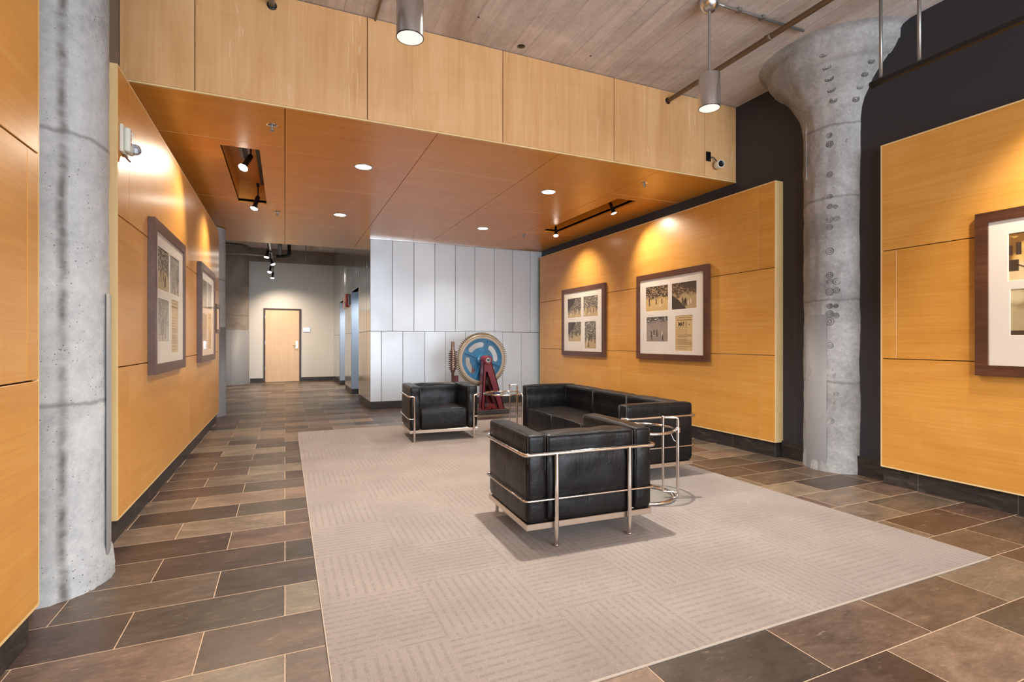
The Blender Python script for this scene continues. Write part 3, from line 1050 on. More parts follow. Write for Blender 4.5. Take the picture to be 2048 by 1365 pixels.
# signs and alarm between the doorways
t = thing('fire_alarm', 'red and white alarm box projecting from the wall between the corridor doorways', 'fire alarm', (XC, 12.72, 2.0))
MB().box(-0.055, 0, -0.09, 0.09, 0.0, 0.31, 0.006, 2).obj('housing', 'sign_red', t)
MB().box(-0.085, -0.055, -0.06, 0.06, 0.02, 0.12, 0.008, 2).obj('strobe_lens', 'clear', t)
t = thing('wall_sign', 'grey and white sign projecting beside the farther corridor doorway', 'sign', (XC, 13.2, 1.98))
MB().box(-0.05, 0, -0.10, 0.10, 0, 0.26, 0.003, 2).obj('panel', 'white_plastic', t)
MB().box(-0.058, -0.05, -0.10, -0.02, 0, 0.26).obj('stripe', 'sign_red', t)
t = thing('wall_sign', 'dark sign beside the nearer corridor doorway, right of the red alarm box', 'sign', (XC, 12.3, 2.03))
MB().box(-0.03, 0, -0.08, 0.08, 0, 0.24, 0.003, 2).obj('panel', 'black_plastic', t)
MB().box(-0.034, -0.03, -0.07, 0.07, 0.14, 0.22).obj('face_plate', plain('sign_face', (120, 126, 140), 0.4), t)

# ------------------------------------------------------------------ pipes and track in the corridor
t = thing('sprinkler_pipe', 'grey pipe with a black elbow hung across the corridor ceiling', 'pipe', (-0.5, 14.5, 3.38))
MB().tube([(-1.2, 0, 0), (0.33, 0, 0)], 0.028, 12).obj('pipe', 'conduit', t)
MB().tube([(0.38, 0, 0.02), (0.38, 0, 0.57)], 0.05, 12).obj('drop_pipe', 'conduit', t)
MB().tube(fillet([(0.30, 0, -0.02), (0.60, 0, 0.02), (0.60, 0, 0.36)], 0.06), 0.045, 12).obj('elbow', 'black', t)

t = thing('ceiling_conduit', 'thin vertical conduit dropping near the right side of the corridor ceiling', 'pipe', (0.5, 14.6, 3.3))
MB().tube([(0, 0, 0), (0, 0, 0.57)], 0.012, 8).obj('conduit', 'conduit', t)


def track_head(name, label, top, face, parent_z, group, power, angle, aim, color=WARM, r=0.034, L=None, emis='lamp_on', arm=True):
    """adjustable spot: top = pivot end, face = centre of the bright face"""
    T, Fp = Vector(top), Vector(face)
    ax = (Fp - T).normalized()
    t = thing(name, label, 'spotlight', tuple(T), 0, group)
    q = ax.to_track_quat('Z', 'Y').to_matrix().to_4x4()
    Ln = (Fp - T).length
    b = MB()
    b.lathe([(0, 0), (r * 0.62, 0.0), (r * 0.66, 0.008), (r * 0.66, Ln - 0.055), (r * 1.0, Ln - 0.01), (r * 1.25, Ln), (r * 1.15, Ln), (r * 0.95, Ln - 0.012), (0, Ln - 0.012)], (0, 0, 0), 24)
    b.bm.transform(q)
    b.obj('lamp_head', 'black', t, smooth=40)
    b = MB()
    b.lathe([(0, Ln - 0.006), (r * 1.1, Ln - 0.006)], (0, 0, 0), 24)
    b.bm.transform(q)
    b.obj('lamp_face', emis, t)
    if arm:
        b = MB()
        b.tube([(0, 0, 0.0), (0, 0, parent_z - T.z)], 0.008, 8)
        b.box(-0.018, 0.018, -0.05, 0.05, parent_z - T.z - 0.025, parent_z - T.z)
        b.obj('stem', 'black', t)
    if power:
        s = spot('spot_light', tuple(Fp + ax * 0.012), aim, power, color, angle, 1.0, 0.03)
    return t


def track(name, label, x, y0, y1, z, w=0.018, mat='black', hz=0.02):
    t = thing(name, label, 'light track', (x, (y0 + y1) / 2, z))
    L2 = (y1 - y0) / 2
    MB().box(-w, w, -L2, L2, 0, hz, 0.002, 1).obj('rail', mat, t)
    return t


gc = 'spotlights on the corridor track'
t = track('light_track', 'black light track under the corridor ceiling carrying four spotlights', -0.30, 11.2, 16.2, 3.28)
for y in (-2.2, -0.3, 1.6):
    MB().tube([(0, y, 0.02), (0, y, ZC - 3.3)], 0.006, 8).obj('hanger_rod', 'conduit', t)
heads = [((-0.33, 12.0, 3.12), (-0.355, 11.95, 2.95), (-0.2, 13.0, 0)), ((-0.30, 13.2, 3.1), (-0.25, 13.15, 2.97), (1.3, 14.2, 0.8)), ((-0.33, 14.6, 3.12), (-0.36, 14.5, 2.95), (-0.2, 15.6, 0)), ((-0.30, 15.7, 3.1), (-0.32, 15.65, 2.93), (0.3, 16.6, 0.2))]
labs = ['nearest spotlight on the corridor track, just behind the maple bulkhead edge', 'second spotlight on the corridor track, turned to the right', 'third spotlight on the corridor track', 'farthest and lowest-looking spotlight on the corridor track']
for (T_, F_, A_), l_ in zip(heads, labs):
    track_head('spotlight', l_, T_, F_, 3.279, gc, 95, 125, A_, color=(1.0, 0.82, 0.64), r=0.042)

# slots in the bulkhead
t = track('light_track', 'black light track in the left ceiling slot', -0.27, 5.50, 7.50, 3.24, hz=0.03)
b = MB()
b.obj  # noqa
t2 = thing('light_channel', 'grey aluminium channel inside the left ceiling slot', 'light fitting', (-0.40, 6.2, 3.27))
MB().box(-0.055, -0.025, -0.7, 0.42, 0, 0.022).box(0.025, 0.055, -0.7, 0.42, 0, 0.022).box(-0.025, 0.025, 0.39, 0.42, 0, 0.022).obj('channel', 'alu', t2)
MB().box(-0.024, 0.024, -0.7, 0.388, 0.008, 0.022).obj('insert', 'black', t2)
track('light_track', 'black light track in the right ceiling slot', 4.10, 5.55, 7.50, 3.24, hz=0.03)
gs = 'spotlights in the bulkhead ceiling slots'
track_head('spotlight', 'bright spotlight in the left ceiling slot, nearer one', (-0.325, 5.99, 3.12), (-0.39, 5.88, 2.955), 3.24, gs, 60, 105, (-0.90, 5.05, 1.75), r=0.04)
track_head('spotlight', 'spotlight hanging below the far end of the left ceiling slot', (-0.32, 7.46, 3.075), (-0.365, 7.40, 2.90), 3.24, gs, 60, 105, (-0.90, 7.25, 1.75), r=0.04)
track_head('spotlight', 'nearer spotlight in the right ceiling slot', (4.11, 5.97, 3.11), (4.14, 5.92, 2.953), 3.24, gs, 60, 105, (4.60, 5.35, 1.75), r=0.034)
track_head('spotlight', 'spotlight hanging at the far end of the right ceiling slot', (4.05, 7.42, 3.07), (4.02, 7.36, 2.905), 3.24, gs, 60, 105, (4.60, 7.45, 1.75), r=0.034)

# recessed downlights
gd = 'recessed downlights in the maple ceiling'
dl = [(0.746, 5.522, 'recessed downlight nearest the camera on the left half of the maple ceiling'), (0.722, 7.757, 'recessed downlight left of the steel wall, farther one of the left pair'),
      (2.925, 5.543, 'nearer recessed downlight on the right half of the maple ceiling'), (2.909, 7.761, 'smallest recessed downlight, above the steel wall')]
for x, y, l in dl:
    t = thing('recessed_downlight', l, 'downlight', (x, y, ZS), 0, gd)
    MB().lathe([(0.078, -0.001), (0.082, -0.005), (0.094, -0.004), (0.097, 0.0)], (0, 0, 0), 32).obj('trim_ring', 'satin', t)
    MB().lathe([(0, -0.002), (0.079, -0.002)], (0, 0, 0), 32).obj('lens', 'lamp_dn', t)
    spot('downlight_beam', (x, y, ZS - 0.02), (x, y, 0), 105, NEUT, 140, 0.8, 0.07)

# sprinkler heads
gsn = 'sprinkler heads in the maple ceiling'
sp = [(-0.10, 4.758, 'chrome sprinkler head near the bulkhead edge on the left, by the left slot'), (-0.096, 7.93, 'chrome sprinkler head beyond the left ceiling slot'),
      (3.763, 4.785, 'chrome sprinkler head near the bulkhead edge on the right'), (3.709, 7.917, 'chrome sprinkler head beside the steel wall, beyond the right downlights')]
for x, y, l in sp:
    t = thing('fire_sprinkler', l, 'sprinkler', (x, y, ZS), 0, gsn)
    MB().lathe([(0.0, -0.004), (0.03, -0.006), (0.042, -0.002), (0.044, 0)], (0, 0, 0), 24).obj('escutcheon', 'chrome', t)
    b = MB()
    b.cyl((0, 0, -0.045), 0.008, 0.042, 'z', 10)
    b.tube([(-0.012, 0, -0.004), (-0.014, 0, -0.03), (0, 0, -0.045)], 0.0025, 6)
    b.tube([(0.012, 0, -0.004), (0.014, 0, -0.03), (0, 0, -0.045)], 0.0025, 6)
    b.lathe([(0.0, -0.047), (0.018, -0.049), (0.019, -0.046), (0, -0.045)], (0, 0, 0), 16)
    b.obj('deflector', 'conduit', t)

# ------------------------------------------------------------------ pendant cylinders
def pendant(x, y, label):
    t = thing('pendant_light', label, 'pendant light', (x, y, ZC), 0, 'brushed cylinder pendants')
    z1, z0 = 3.275 - ZC, 3.015 - ZC
    b = MB()
    b.lathe([(0.0, z1), (0.078, z1), (0.081, z1 - 0.004), (0.081, z0), (0.077, z0), (0.077, z1 - 0.01), (0, z1 - 0.01)], (0, 0, 0), 48)
    b.obj('cylinder', 'satin', t, smooth=40)
    b = MB()
    b.lathe([(0.0, z0 + 0.022), (0.04, z0 + 0.018), (0.0768, z0 + 0.004)], (0, 0, 0), 40)
    b.obj('reflector', 'lamp_pend', t)
    b = MB()
    b.lathe([(0.077, z0 - 0.001), (0.0815, z0 - 0.001), (0.0815, z0 + 0.004)], (0, 0, 0), 40)
    b.obj('rim', 'black', t)
    MB().cyl((0, 0, z1), 0.0095, -z1 - 0.06, 'z', 12).obj('stem', 'conduit', t)
    b = MB()
    b.lathe([(0.0, -0.105), (0.018, -0.104), (0.045, -0.092), (0.068, -0.066), (0.078, -0.035), (0.078, -0.02)], (0, 0, 0), 32)
    b.obj('canopy', 'satin', t)
    MB().cyl((0, 0, -0.022), 0.074, 0.022, 'z', 24).obj('junction_box', 'black', t)
    spot('pendant_beam', (x, y, 3.0), (x, y, 0), 45, NEUT, 100, 0.7, 0.06)
    return t


pendant(0.685, 3.07, 'brushed metal cylinder pendant at the top centre, its stem cut by the top edge')
pendant(3.03, 3.06, 'brushed metal cylinder pendant on a thin stem near the flared column')

spot('ceiling_light', (1.75, 3.35, 3.84), (1.75, 2.8, 0), 420, NEUT, 110, 0.9, 0.06)

# ceiling pipes and conduits
t = thing('ceiling_pipe', 'brown steel pipe under the concrete ceiling running into the right end of the bulkhead', 'pipe', (3.735, YH, 3.762))
MB().tube([(0, 0.01, 0), (0, YB - YH, 0)], 0.024, 14).obj('pipe', 'pipe', t)
for y in (-0.55, -1.25, -2.2):
    MB().tube([(0, y, 0), (0, y - 0.03, 0)], 0.028, 14).obj('coupling', 'pipe', t)
MB().lathe([(0.024, -0.004), (0.034, -0.003), (0.034, 0.0)], (0, 0, 0), 20, 'y').obj('collar', 'black', t)
t = thing('ceiling_pipe', 'short dark pipe entering the bulkhead near the top left of the photo', 'pipe', (-0.092, YH, 3.775))
MB().tube([(0, 0.01, 0), (0, YB - YH, 0)], 0.024, 14).obj('pipe', 'conduit', t)
MB().lathe([(0.024, -0.004), (0.036, -0.003), (0.036, 0.0)], (0, 0, 0), 20, 'y').obj('collar', 'black', t)
t = thing('ceiling_conduit', 'thin brown conduit running to the bulkhead left of the top centre pendant', 'pipe', (0.685, YH, ZC - 0.014))
MB().tube([(0, 0.0, 0), (0, 3.07 + 0.085 - YH, 0)], 0.009, 8).obj('conduit', 'pipe', t)
t = thing('ceiling_conduit', 'grey conduit from the right pendant canopy across the ceiling to the brown pipe', 'pipe', (3.11, 3.05, ZC - 0.025))
b = MB()
b.tube(fillet([(0, 0, 0), (0.12, 0, -0.0), (0.28, -0.0, 0.008), (0.95, -0.02, 0.008)], 0.05), 0.011, 10)
b.box(0.20, 0.24, -0.02, 0.02, -0.004, 0.024)
b.box(0.46, 0.49, -0.03, 0.02, -0.004, 0.024)
b.obj('conduit', 'conduit', t)

# hanging track at the upper right
t = thing('light_track', 'black light track hung on two grey rods before the dark wall at the upper right', 'light track', (4.0, 0.4, 3.09))
MB().box(-0.02, 0.02, -2.2, 2.02, 0, 0.035, 0.003, 1).obj('rail', 'black', t)
b = MB()
b.tube([(0, 1.97, 0.03), (0, 1.97, ZC - 3.09)], 0.012, 10)
b.obj('hanger_rod', 'conduit', t)
b = MB()
b.tube([(0, 1.72, 0.03), (0, 1.72, ZC - 3.09)], 0.012, 10)
b.obj('hanger_rod', 'conduit', t)
MB().cyl((0, 2.02, 0.017), 0.026, 0.02, 'y', 14).obj('end_cap', 'black', t)
spot('panel_wash_beam', (3.95, 1.3, 3.0), (4.61, 1.35, 1.9), 90, WARM, 90, 0.8, 0.04)
spot('panel_wash_beam', (3.95, -0.6, 3.0), (4.61, -0.6, 1.9), 80, WARM, 90, 0.8, 0.04)
spot('panel_wash_beam', (-0.30, 1.2, 3.3), (-0.9, 1.6, 1.7), 30, WARM, 90, 0.8, 0.04)  # added lamp washing the near left panel; no track on this side

# ------------------------------------------------------------------ strobe and camera
t = thing('fire_strobe', 'ivory fire alarm strobe high on the left maple panel', 'fire alarm', (-0.90, 3.80, 2.33))
MB().box(0, 0.018, -0.062, 0.075, 0.0, 0.165, 0.006, 3).obj('back_box', 'white_plastic', t, smooth=40)
MB().box(0.018, 0.05, -0.045, 0.068, 0.008, 0.155, 0.014, 4).obj('housing', 'white_plastic', t, smooth=40)
b = MB()
b.lathe([(0.034, 0.0), (0.036, 0.012), (0.030, 0.028), (0.018, 0.038), (0, 0.042)], (0, 0, 0), 8, 'x', smooth=False)
b.bm.transform(Matrix.Translation((0.048, 0.035, 0.045)))
b.obj('strobe_lens', 'clear', t)
b = MB()
b.tube([(0.01, 0.0, 0.002), (0.02, 0.02, -0.02), (0.03, 0.045, -0.028)], 0.006, 8)
b.obj('latch', plain('brown_latch', (96, 62, 48), 0.5), t)


def lettering(txt, size, mat, parent, loc, rot, extrude=0.0006, bold=0.0):
    cu = bpy.data.curves.new('lettering', 'FONT')
    cu.body = txt
    cu.size = size
    cu.extrude = extrude
    cu.offset = bold
    cu.align_x = 'CENTER'
    cu.align_y = 'CENTER'
    cu.materials.append(M[mat] if isinstance(mat, str) else mat)
    tmp = bpy.data.objects.new('tmp', cu)
    me = bpy.data.meshes.new_from_object(tmp)
    bpy.data.objects.remove(tmp)
    o = bpy.data.objects.new('lettering', me)
    o.parent = parent
    o.location = loc
    o.rotation_euler = rot
    col.objects.link(o)
    return o


lettering('F\nI\nR\nE', 0.026, 'red_text', t, (0.0508, -0.018, 0.098), (R(90), 0, R(90)), bold=0.0006)

t = thing('security_camera', 'small black and white security camera on the right end of the bulkhead', 'camera', (4.30, YH, 3.15))
MB().box(-0.035, 0.03, -0.012, 0, 0.045, 0.15, 0.003, 2).obj('mount_plate', 'black_plastic', t)
MB().tube(fillet([(0.0, -0.012, 0.09), (0.05, -0.03, 0.09), (0.09, -0.04, 0.04)], 0.02), 0.006, 8).obj('cable', 'black_plastic', t)
b = MB()
ax = Vector((-0.25, -1, -0.12)).normalized()
q = ax.to_track_quat('Z', 'Y').to_matrix().to_4x4()
b.lathe([(0, -0.05), (0.036, -0.05), (0.044, -0.035), (0.044, 0.035), (0.040, 0.042), (0.034, 0.042)], (0, 0, 0), 32)
b.bm.transform(Matrix.Translation((0.085, -0.075, 0.0)) @ q)
b.obj('body', 'white_plastic', t, smooth=40)
b = MB()
b.lathe([(0.036, 0.041), (0.030, 0.046), (0.016, 0.044), (0.014, 0.038), (0, 0.038)], (0, 0, 0), 32)
b.bm.transform(Matrix.Translation((0.085, -0.075, 0.0)) @ q)
b.obj('lens', 'black_plastic', t, smooth=40)

# ------------------------------------------------------------------ framed pictures
def photo_mat(name, lo, mid, hi, scale, seed, ground, horizon, plainness=0.5, yscale=1.0):
    t = NT(name)
    o = t.mapping((1, 1, yscale), (seed, seed * 0.7, 0))
    v = t.voro(o, scale)
    n = t.noise(o, scale * 0.35, 4, 0.7, 1.0)
    f = t.math('ADD', t.math('MULTIPLY', v.outputs['Distance'], 0.9), t.math('MULTIPLY', n, 0.5))
    crowd = t.ramp(f, [(0.44, hi), (0.58, mid), (0.70, lo), (0.95, lo), (1.0, mid)])
    s = t.sep()
    e = t.math('ADD', s[2], t.math('MULTIPLY', t.math('SUBTRACT', t.noise(o, 9, 3), 0.5), 0.22))
    k = t.ramp(t.math('DIVIDE', t.math('SUBTRACT', e, horizon), 0.04), [(0.0, (0, 0, 0)), (1.0, (1, 1, 1))])
    gr = t.mix(0.5, ground, t.ramp(n, [(0.3, (0.7, 0.7, 0.7)), (0.7, (1.25, 1.25, 1.25))]), 'MULTIPLY')
    t.base(t.mix(k, gr, crowd))
    t.rough(0.6)
    return t.m


SEP = ((58, 40, 26), (134, 100, 62), (222, 196, 150))
GRY = ((62, 56, 52), (132, 118, 104), (214, 204, 192))
PH = [photo_mat('sepia_crowd_print', *SEP, 52, 1.3, (206, 172, 112), 0.15),
      photo_mat('sepia_stand_print', *SEP, 58, 5.1, (176, 150, 108), 0.17),
      photo_mat('grey_field_print', *GRY, 48, 9.2, (150, 134, 120), 0.25),
      photo_mat('faded_crowd_print', (80, 74, 66), (146, 126, 98), (226, 204, 166), 44, 14.0, (190, 164, 124), 0.09),
      photo_mat('faded_street_print', (86, 80, 74), (150, 132, 108), (222, 206, 176), 36, 21.0, (186, 160, 120), 0.14),
      photo_mat('pale_print', (132, 124, 114), (168, 156, 142), (204, 194, 180), 40, 27.0, (186, 174, 158), 0.1),
      photo_mat('golden_street_print', (120, 84, 36), (196, 152, 78), (224, 186, 112), 9, 31.0, (222, 196, 150), 0.11),
      photo_mat('hazy_yard_print', (150, 130, 92), (188, 168, 126), (206, 188, 150), 7, 37.0, (176, 156, 118), 0.2)]
M['poster'] = plain('aged_poster_paper', (206, 176, 124), 0.8, bump=0.1)
M['ink'] = plain('dark_brown_ink', (56, 34, 20), 0.7)
M['ink2'] = plain('faded_ink', (128, 96, 62), 0.7)
M['sil'] = plain('print_dark', (66, 48, 34), 0.6)
M['sil2'] = plain('print_light', (232, 218, 196), 0.6)


def figure(b, x, z, h, lean=0.0, y=-0.0035):
    """tiny printed standing figure"""
    w = h * 0.16
    pts = [(-w, 0), (-w * 0.2, h * 0.02), (0.0, h * 0.42), (w * 0.4, 0), (w * 1.1, 0.01 * h), (w * 0.6, h * 0.5), (w * 0.75, h * 0.78), (w * 0.2, h * 0.82), (w * 0.3, h * 0.98), (-w * 0.25, h), (-w * 0.3, h * 0.84), (-w * 0.8, h * 0.76), (-w * 0.5, h * 0.45)]
    b.prism([(x + px + lean * pz, z + pz) for px, pz in pts], y, y + 0.0004)


def picture(label, wall, loc, W, H, prints, name='framed_picture', border=0.075, t_=0.045, group=None, extra=None):
    rz = R(-90) if wall == 'r' else R(90)
    t = thing(name, label, 'picture', loc, rz, group)
    # frame of four mitred bars
    b = MB()
    B = border
    def bar(pts, ):
        b.prism(pts, -t_, -0.001, 'y')
    bar([(0, 0), (W, 0), (W - B, B), (B, B)])
    bar([(0, H), (B, H - B), (W - B, H - B), (W, H)])
    bar([(0, 0), (B, B), (B, H - B), (0, H)])
    bar([(W, 0), (W, H), (W - B, H - B), (W - B, B)])
    bmesh.ops.remove_doubles(b.bm, verts=b.bm.verts[:], dist=1e-6)
    b.obj('frame', 'frame_w', t)
    b = MB()
    ym = -t_ + 0.014
    holes = [(p[0], p[1], p[2], p[3]) for p in prints]
    for (a, c, p, q) in minus((B - 0.004, W - B + 0.004, B - 0.004, H - B + 0.004), holes):
        b.box(a, c, ym, ym + 0.004, p, q)
    b.mi = 1
    for (a, c, p, q) in holes:
        e = 0.0045
        b.prism([(a, p), (c, p), (c - e, p + e), (a + e, p + e)], ym + 0.0006, ym + 0.004)
        b.prism([(a, q), (a + e, q - e), (c - e, q - e), (c, q)], ym + 0.0006, ym + 0.004)
        b.prism([(a, p), (a + e, p + e), (a + e, q - e), (a, q)], ym + 0.0006, ym + 0.004)
        b.prism([(c, p), (c, q), (c - e, q - e), (c - e, p + e)], ym + 0.0006, ym + 0.004)
    b.obj('mat_board', ['mat', 'mat_bevel'], t)
    MB().box(B, W - B, ym + 0.008, ym + 0.012, B, H - B).obj('backing_board', 'gap', t)
    yp = ym + 0.0055
    for p in prints:
        a, c, z0, z1, kind = p
        ph = thing_part = bpy.data.objects.new('photograph', None) if False else None
        b = MB()
        b.box(0, c - a + 0.008, 0, 0.0015, 0, z1 - z0 + 0.008)
        mats = [PH[kind] if isinstance(kind, int) else M[kind]]
        if isinstance(kind, int):
            b.mi = 1
            rnd = random.Random(int(a * 1000) + kind)
            w_, h_ = c - a, z1 - z0
            if kind == 1:
                b.prism([(0, 0), (w_ * 0.62, 0), (w_ * 0.30, h_ * 0.36), (0, h_ * 0.60)], -0.0004, 0.0)
                b.prism([(w_ * 0.35, h_ + 0.006), (w_ + 0.006, h_ + 0.006), (w_ + 0.006, h_ * 0.72), (w_ * 0.6, h_ * 0.80), (w_ * 0.4, h_ * 0.9)], -0.0004, 0.0)
            elif kind == 3:
                b.prism([(0, h_ + 0.006), (w_ * 0.62, h_ + 0.006), (w_ * 0.40, h_ * 0.68), (0, h_ * 0.34)], -0.0004, 0.0)
            for k in range(0 if kind > 5 else 3 + kind % 3):
                figure(b, w_ * (0.12 + 0.76 * rnd.random()), h_ * (0.05 + 0.25 * rnd.random()), h_ * (0.22 + 0.1 * rnd.random()), 0.1 * (rnd.random() - 0.5), -0.0006)
            b.mi = 2
            for k in range(0 if kind > 5 else 2):
                figure(b, w_ * (0.1 + 0.8 * rnd.random()), h_ * (0.1 + 0.2 * rnd.random()), h_ * 0.18, 0, -0.0006)
            mats += [M['sil'], M['sil2']]
            nm = 'photograph'
        else:
            nm = 'poster'
            b.mi = 1
            rnd = random.Random(5)
            w_, h_ = c - a, z1 - z0
            zz = h_ * 0.66
            while zz > h_ * 0.06:
                xx = w_ * (0.08 if rnd.random() < 0.7 else 0.2)
                xe = w_ * (0.93 if rnd.random() < 0.7 else 0.7)
                while xx < xe:
                    ww = min(w_ * (0.03 + 0.09 * rnd.random()), xe - xx)
                    b.box(xx, xx + ww, -0.0004, 0.0, zz, zz + h_ * 0.011)
                    xx += ww + w_ * 0.015
                zz -= h_ * (0.022 if rnd.random() < 0.7 else 0.05)
            for (zq, hh, xa, xb) in ((0.925, 0.02, 0.1, 0.92), (0.855, 0.035, 0.1, 0.94)):
                xx = w_ * xa
                while xx < w_ * xb:
                    ww = w_ * (0.02 + 0.02 * rnd.random())
                    b.box(xx, xx + ww, -0.0004, 0.0, h_ * zq, h_ * (zq + hh * (0.7 + 0.3 * rnd.random())))
                    xx += ww + w_ * 0.012
            mats += [M['ink2']]
        ob = b.obj(nm, mats, t, loc=(a - 0.004, yp, z0 - 0.004))
        if nm == 'poster' and extra == 'MAY':
            o1 = lettering('MAY 1', 0.058, 'ink', ob, ((c - a) * 0.45, -0.0012, (z1 - z0) * 0.755), (R(90), 0, 0), bold=0.0012)
            lettering('st', 0.024, 'ink', ob, ((c - a) * 0.80, -0.0012, (z1 - z0) * 0.745), (R(90), 0, 0), bold=0.0008)
            o1.scale = (0.95, 1.35, 1)
        if extra == 'CAR' and p is prints[0]:
            b = MB()
            w_, h_ = c - a, z1 - z0
            for (xa, xb, za, zb_) in ((0.0, 0.05, 0.55, 0.75), (0.09, 0.15, 0.55, 0.80), (0.24, 0.85, 0.36, 0.50), (0.45, 0.8, 0.50, 0.60), (0.0, 0.12, 0.22, 0.45)):
                b.box(w_ * xa + 0.005, w_ * xb + 0.005, -0.0014, -0.0008, h_ * za, h_ * zb_)
            for xw in (0.27, 0.72):
                b.tube([(w_ * xw + math.cos(k * math.pi / 10) * 0.028, -0.0011, h_ * 0.24 + math.sin(k * math.pi / 10) * 0.040) for k in range(20)], 0.004, 5, closed=True)
            b.tube([(w_ * 0.1, -0.0011, h_ * 0.36), (w_ * 0.32, -0.0011, h_ * 0.2), (w_ * 0.6, -0.0011, h_ * 0.2)], 0.003, 5)
            b.obj('vehicle_print', 'sil', ob)
        if extra == 'CAR' and p is prints[1]:
            b = MB()
            w_, h_ = c - a, z1 - z0
            b.box(0.002, w_, -0.0014, -0.0008, 0.002, h_ * 0.12)
            b.box(w_ * 0.22, w_ * 0.9, -0.0014, -0.0008, h_ * 0.30, h_ * 0.32)
            b.box(w_ * 0.36, w_ * 0.8, -0.0014, -0.0008, h_ * 0.12, h_ * 0.58)
            b.obj('shed_print', 'sil', ob)
    MB().box(B - 0.002, W - B + 0.002, -t_ + 0.006, -t_ + 0.008, B - 0.002, H - B + 0.002).obj('glass', 'glass', t)
    return t


Zb = 0.952
def std_prints(w4=0.32, kinds=(0, 1, 2, 'poster')):
    return [(0.19, 0.652, 0.648, 0.992, kinds[0]), (0.714, 1.162, 0.648, 0.992, kinds[1]), (0.205, 0.648, 0.235, 0.578, kinds[2]), (0.775 - (w4 - 0.32) / 2, 0.775 + w4 - (w4 - 0.32) / 2, 0.118, 0.576, kinds[3])]


gp = 'framed pictures on the maple panels'
picture('large dark wood framed picture with three crowd photographs and a MAY 1 poster', 'r', (4.61, 5.99, Zb), 1.355, 1.163, std_prints(), extra='MAY', group=gp)
picture('dark wood framed picture of four sepia photographs on the right panel, nearer the steel wall', 'r', (4.61, 8.15, Zb), 1.36, 1.163, std_prints(0.35, (3, 4, 3, 4)), group=gp)
f3 = picture('dark wood framed picture cut off by the right edge of the photo', 'r', (4.61, 2.063, Zb), 1.355, 1.163, [(0.18, 0.65, 0.66, 0.995, 6), (0.19, 0.65, 0.285, 0.61, 7), (0.714, 1.162, 0.648, 0.992, 0), (0.775, 1.095, 0.118, 0.576, 3)], group=gp, extra='CAR')
lp = [(0.165, 0.575, 0.635, 0.965, 4), (0.62, 1.02, 0.635, 0.965, 5), (0.17, 0.575, 0.235, 0.575, 5), (0.67, 0.98, 0.14, 0.60, 'poster')]
picture('dark wood framed picture on the left panel, nearer and larger looking', 'l', (-0.90, 4.43, 0.955), 1.26, 1.14, lp, group=gp)
picture('dark wood framed picture on the left panel, farther one beside the small frame', 'l', (-0.90, 6.69, 0.955), 1.26, 1.14, lp, group=gp)
picture('small dark framed notice at the far end of the left panel', 'l', (-0.90, 8.22, 1.32), 0.42, 0.40, [(0.09, 0.33, 0.08, 0.32, 5)], border=0.045, t_=0.03)

# ------------------------------------------------------------------ carpet
t = thing('carpet', 'large beige carpet of checkerboard striped tiles laid in the slate floor', 'carpet', (0, 0, 0))
CX0, CX1, CY0, CY1 = 0.152, 3.556, 1.541, 7.303
MB().box(CX0, CX1, CY0, CY1, 0.0, 0.006).obj('carpet_pile', 'carpet', t)
b = MB()
e = 0.004
b.box(CX0 - e, CX0, CY0 - e, CY1 + e, 0, 0.007)
b.box(CX1, CX1 + e, CY0 - e, CY1 + e, 0, 0.007)
b.box(CX0, CX1, CY0 - e, CY0, 0, 0.007)
b.box(CX0, CX1, CY1, CY1 + e, 0, 0.007)
b.obj('edge_strip', plain('pale_edge_strip', (172, 156, 140), 0.6), t)

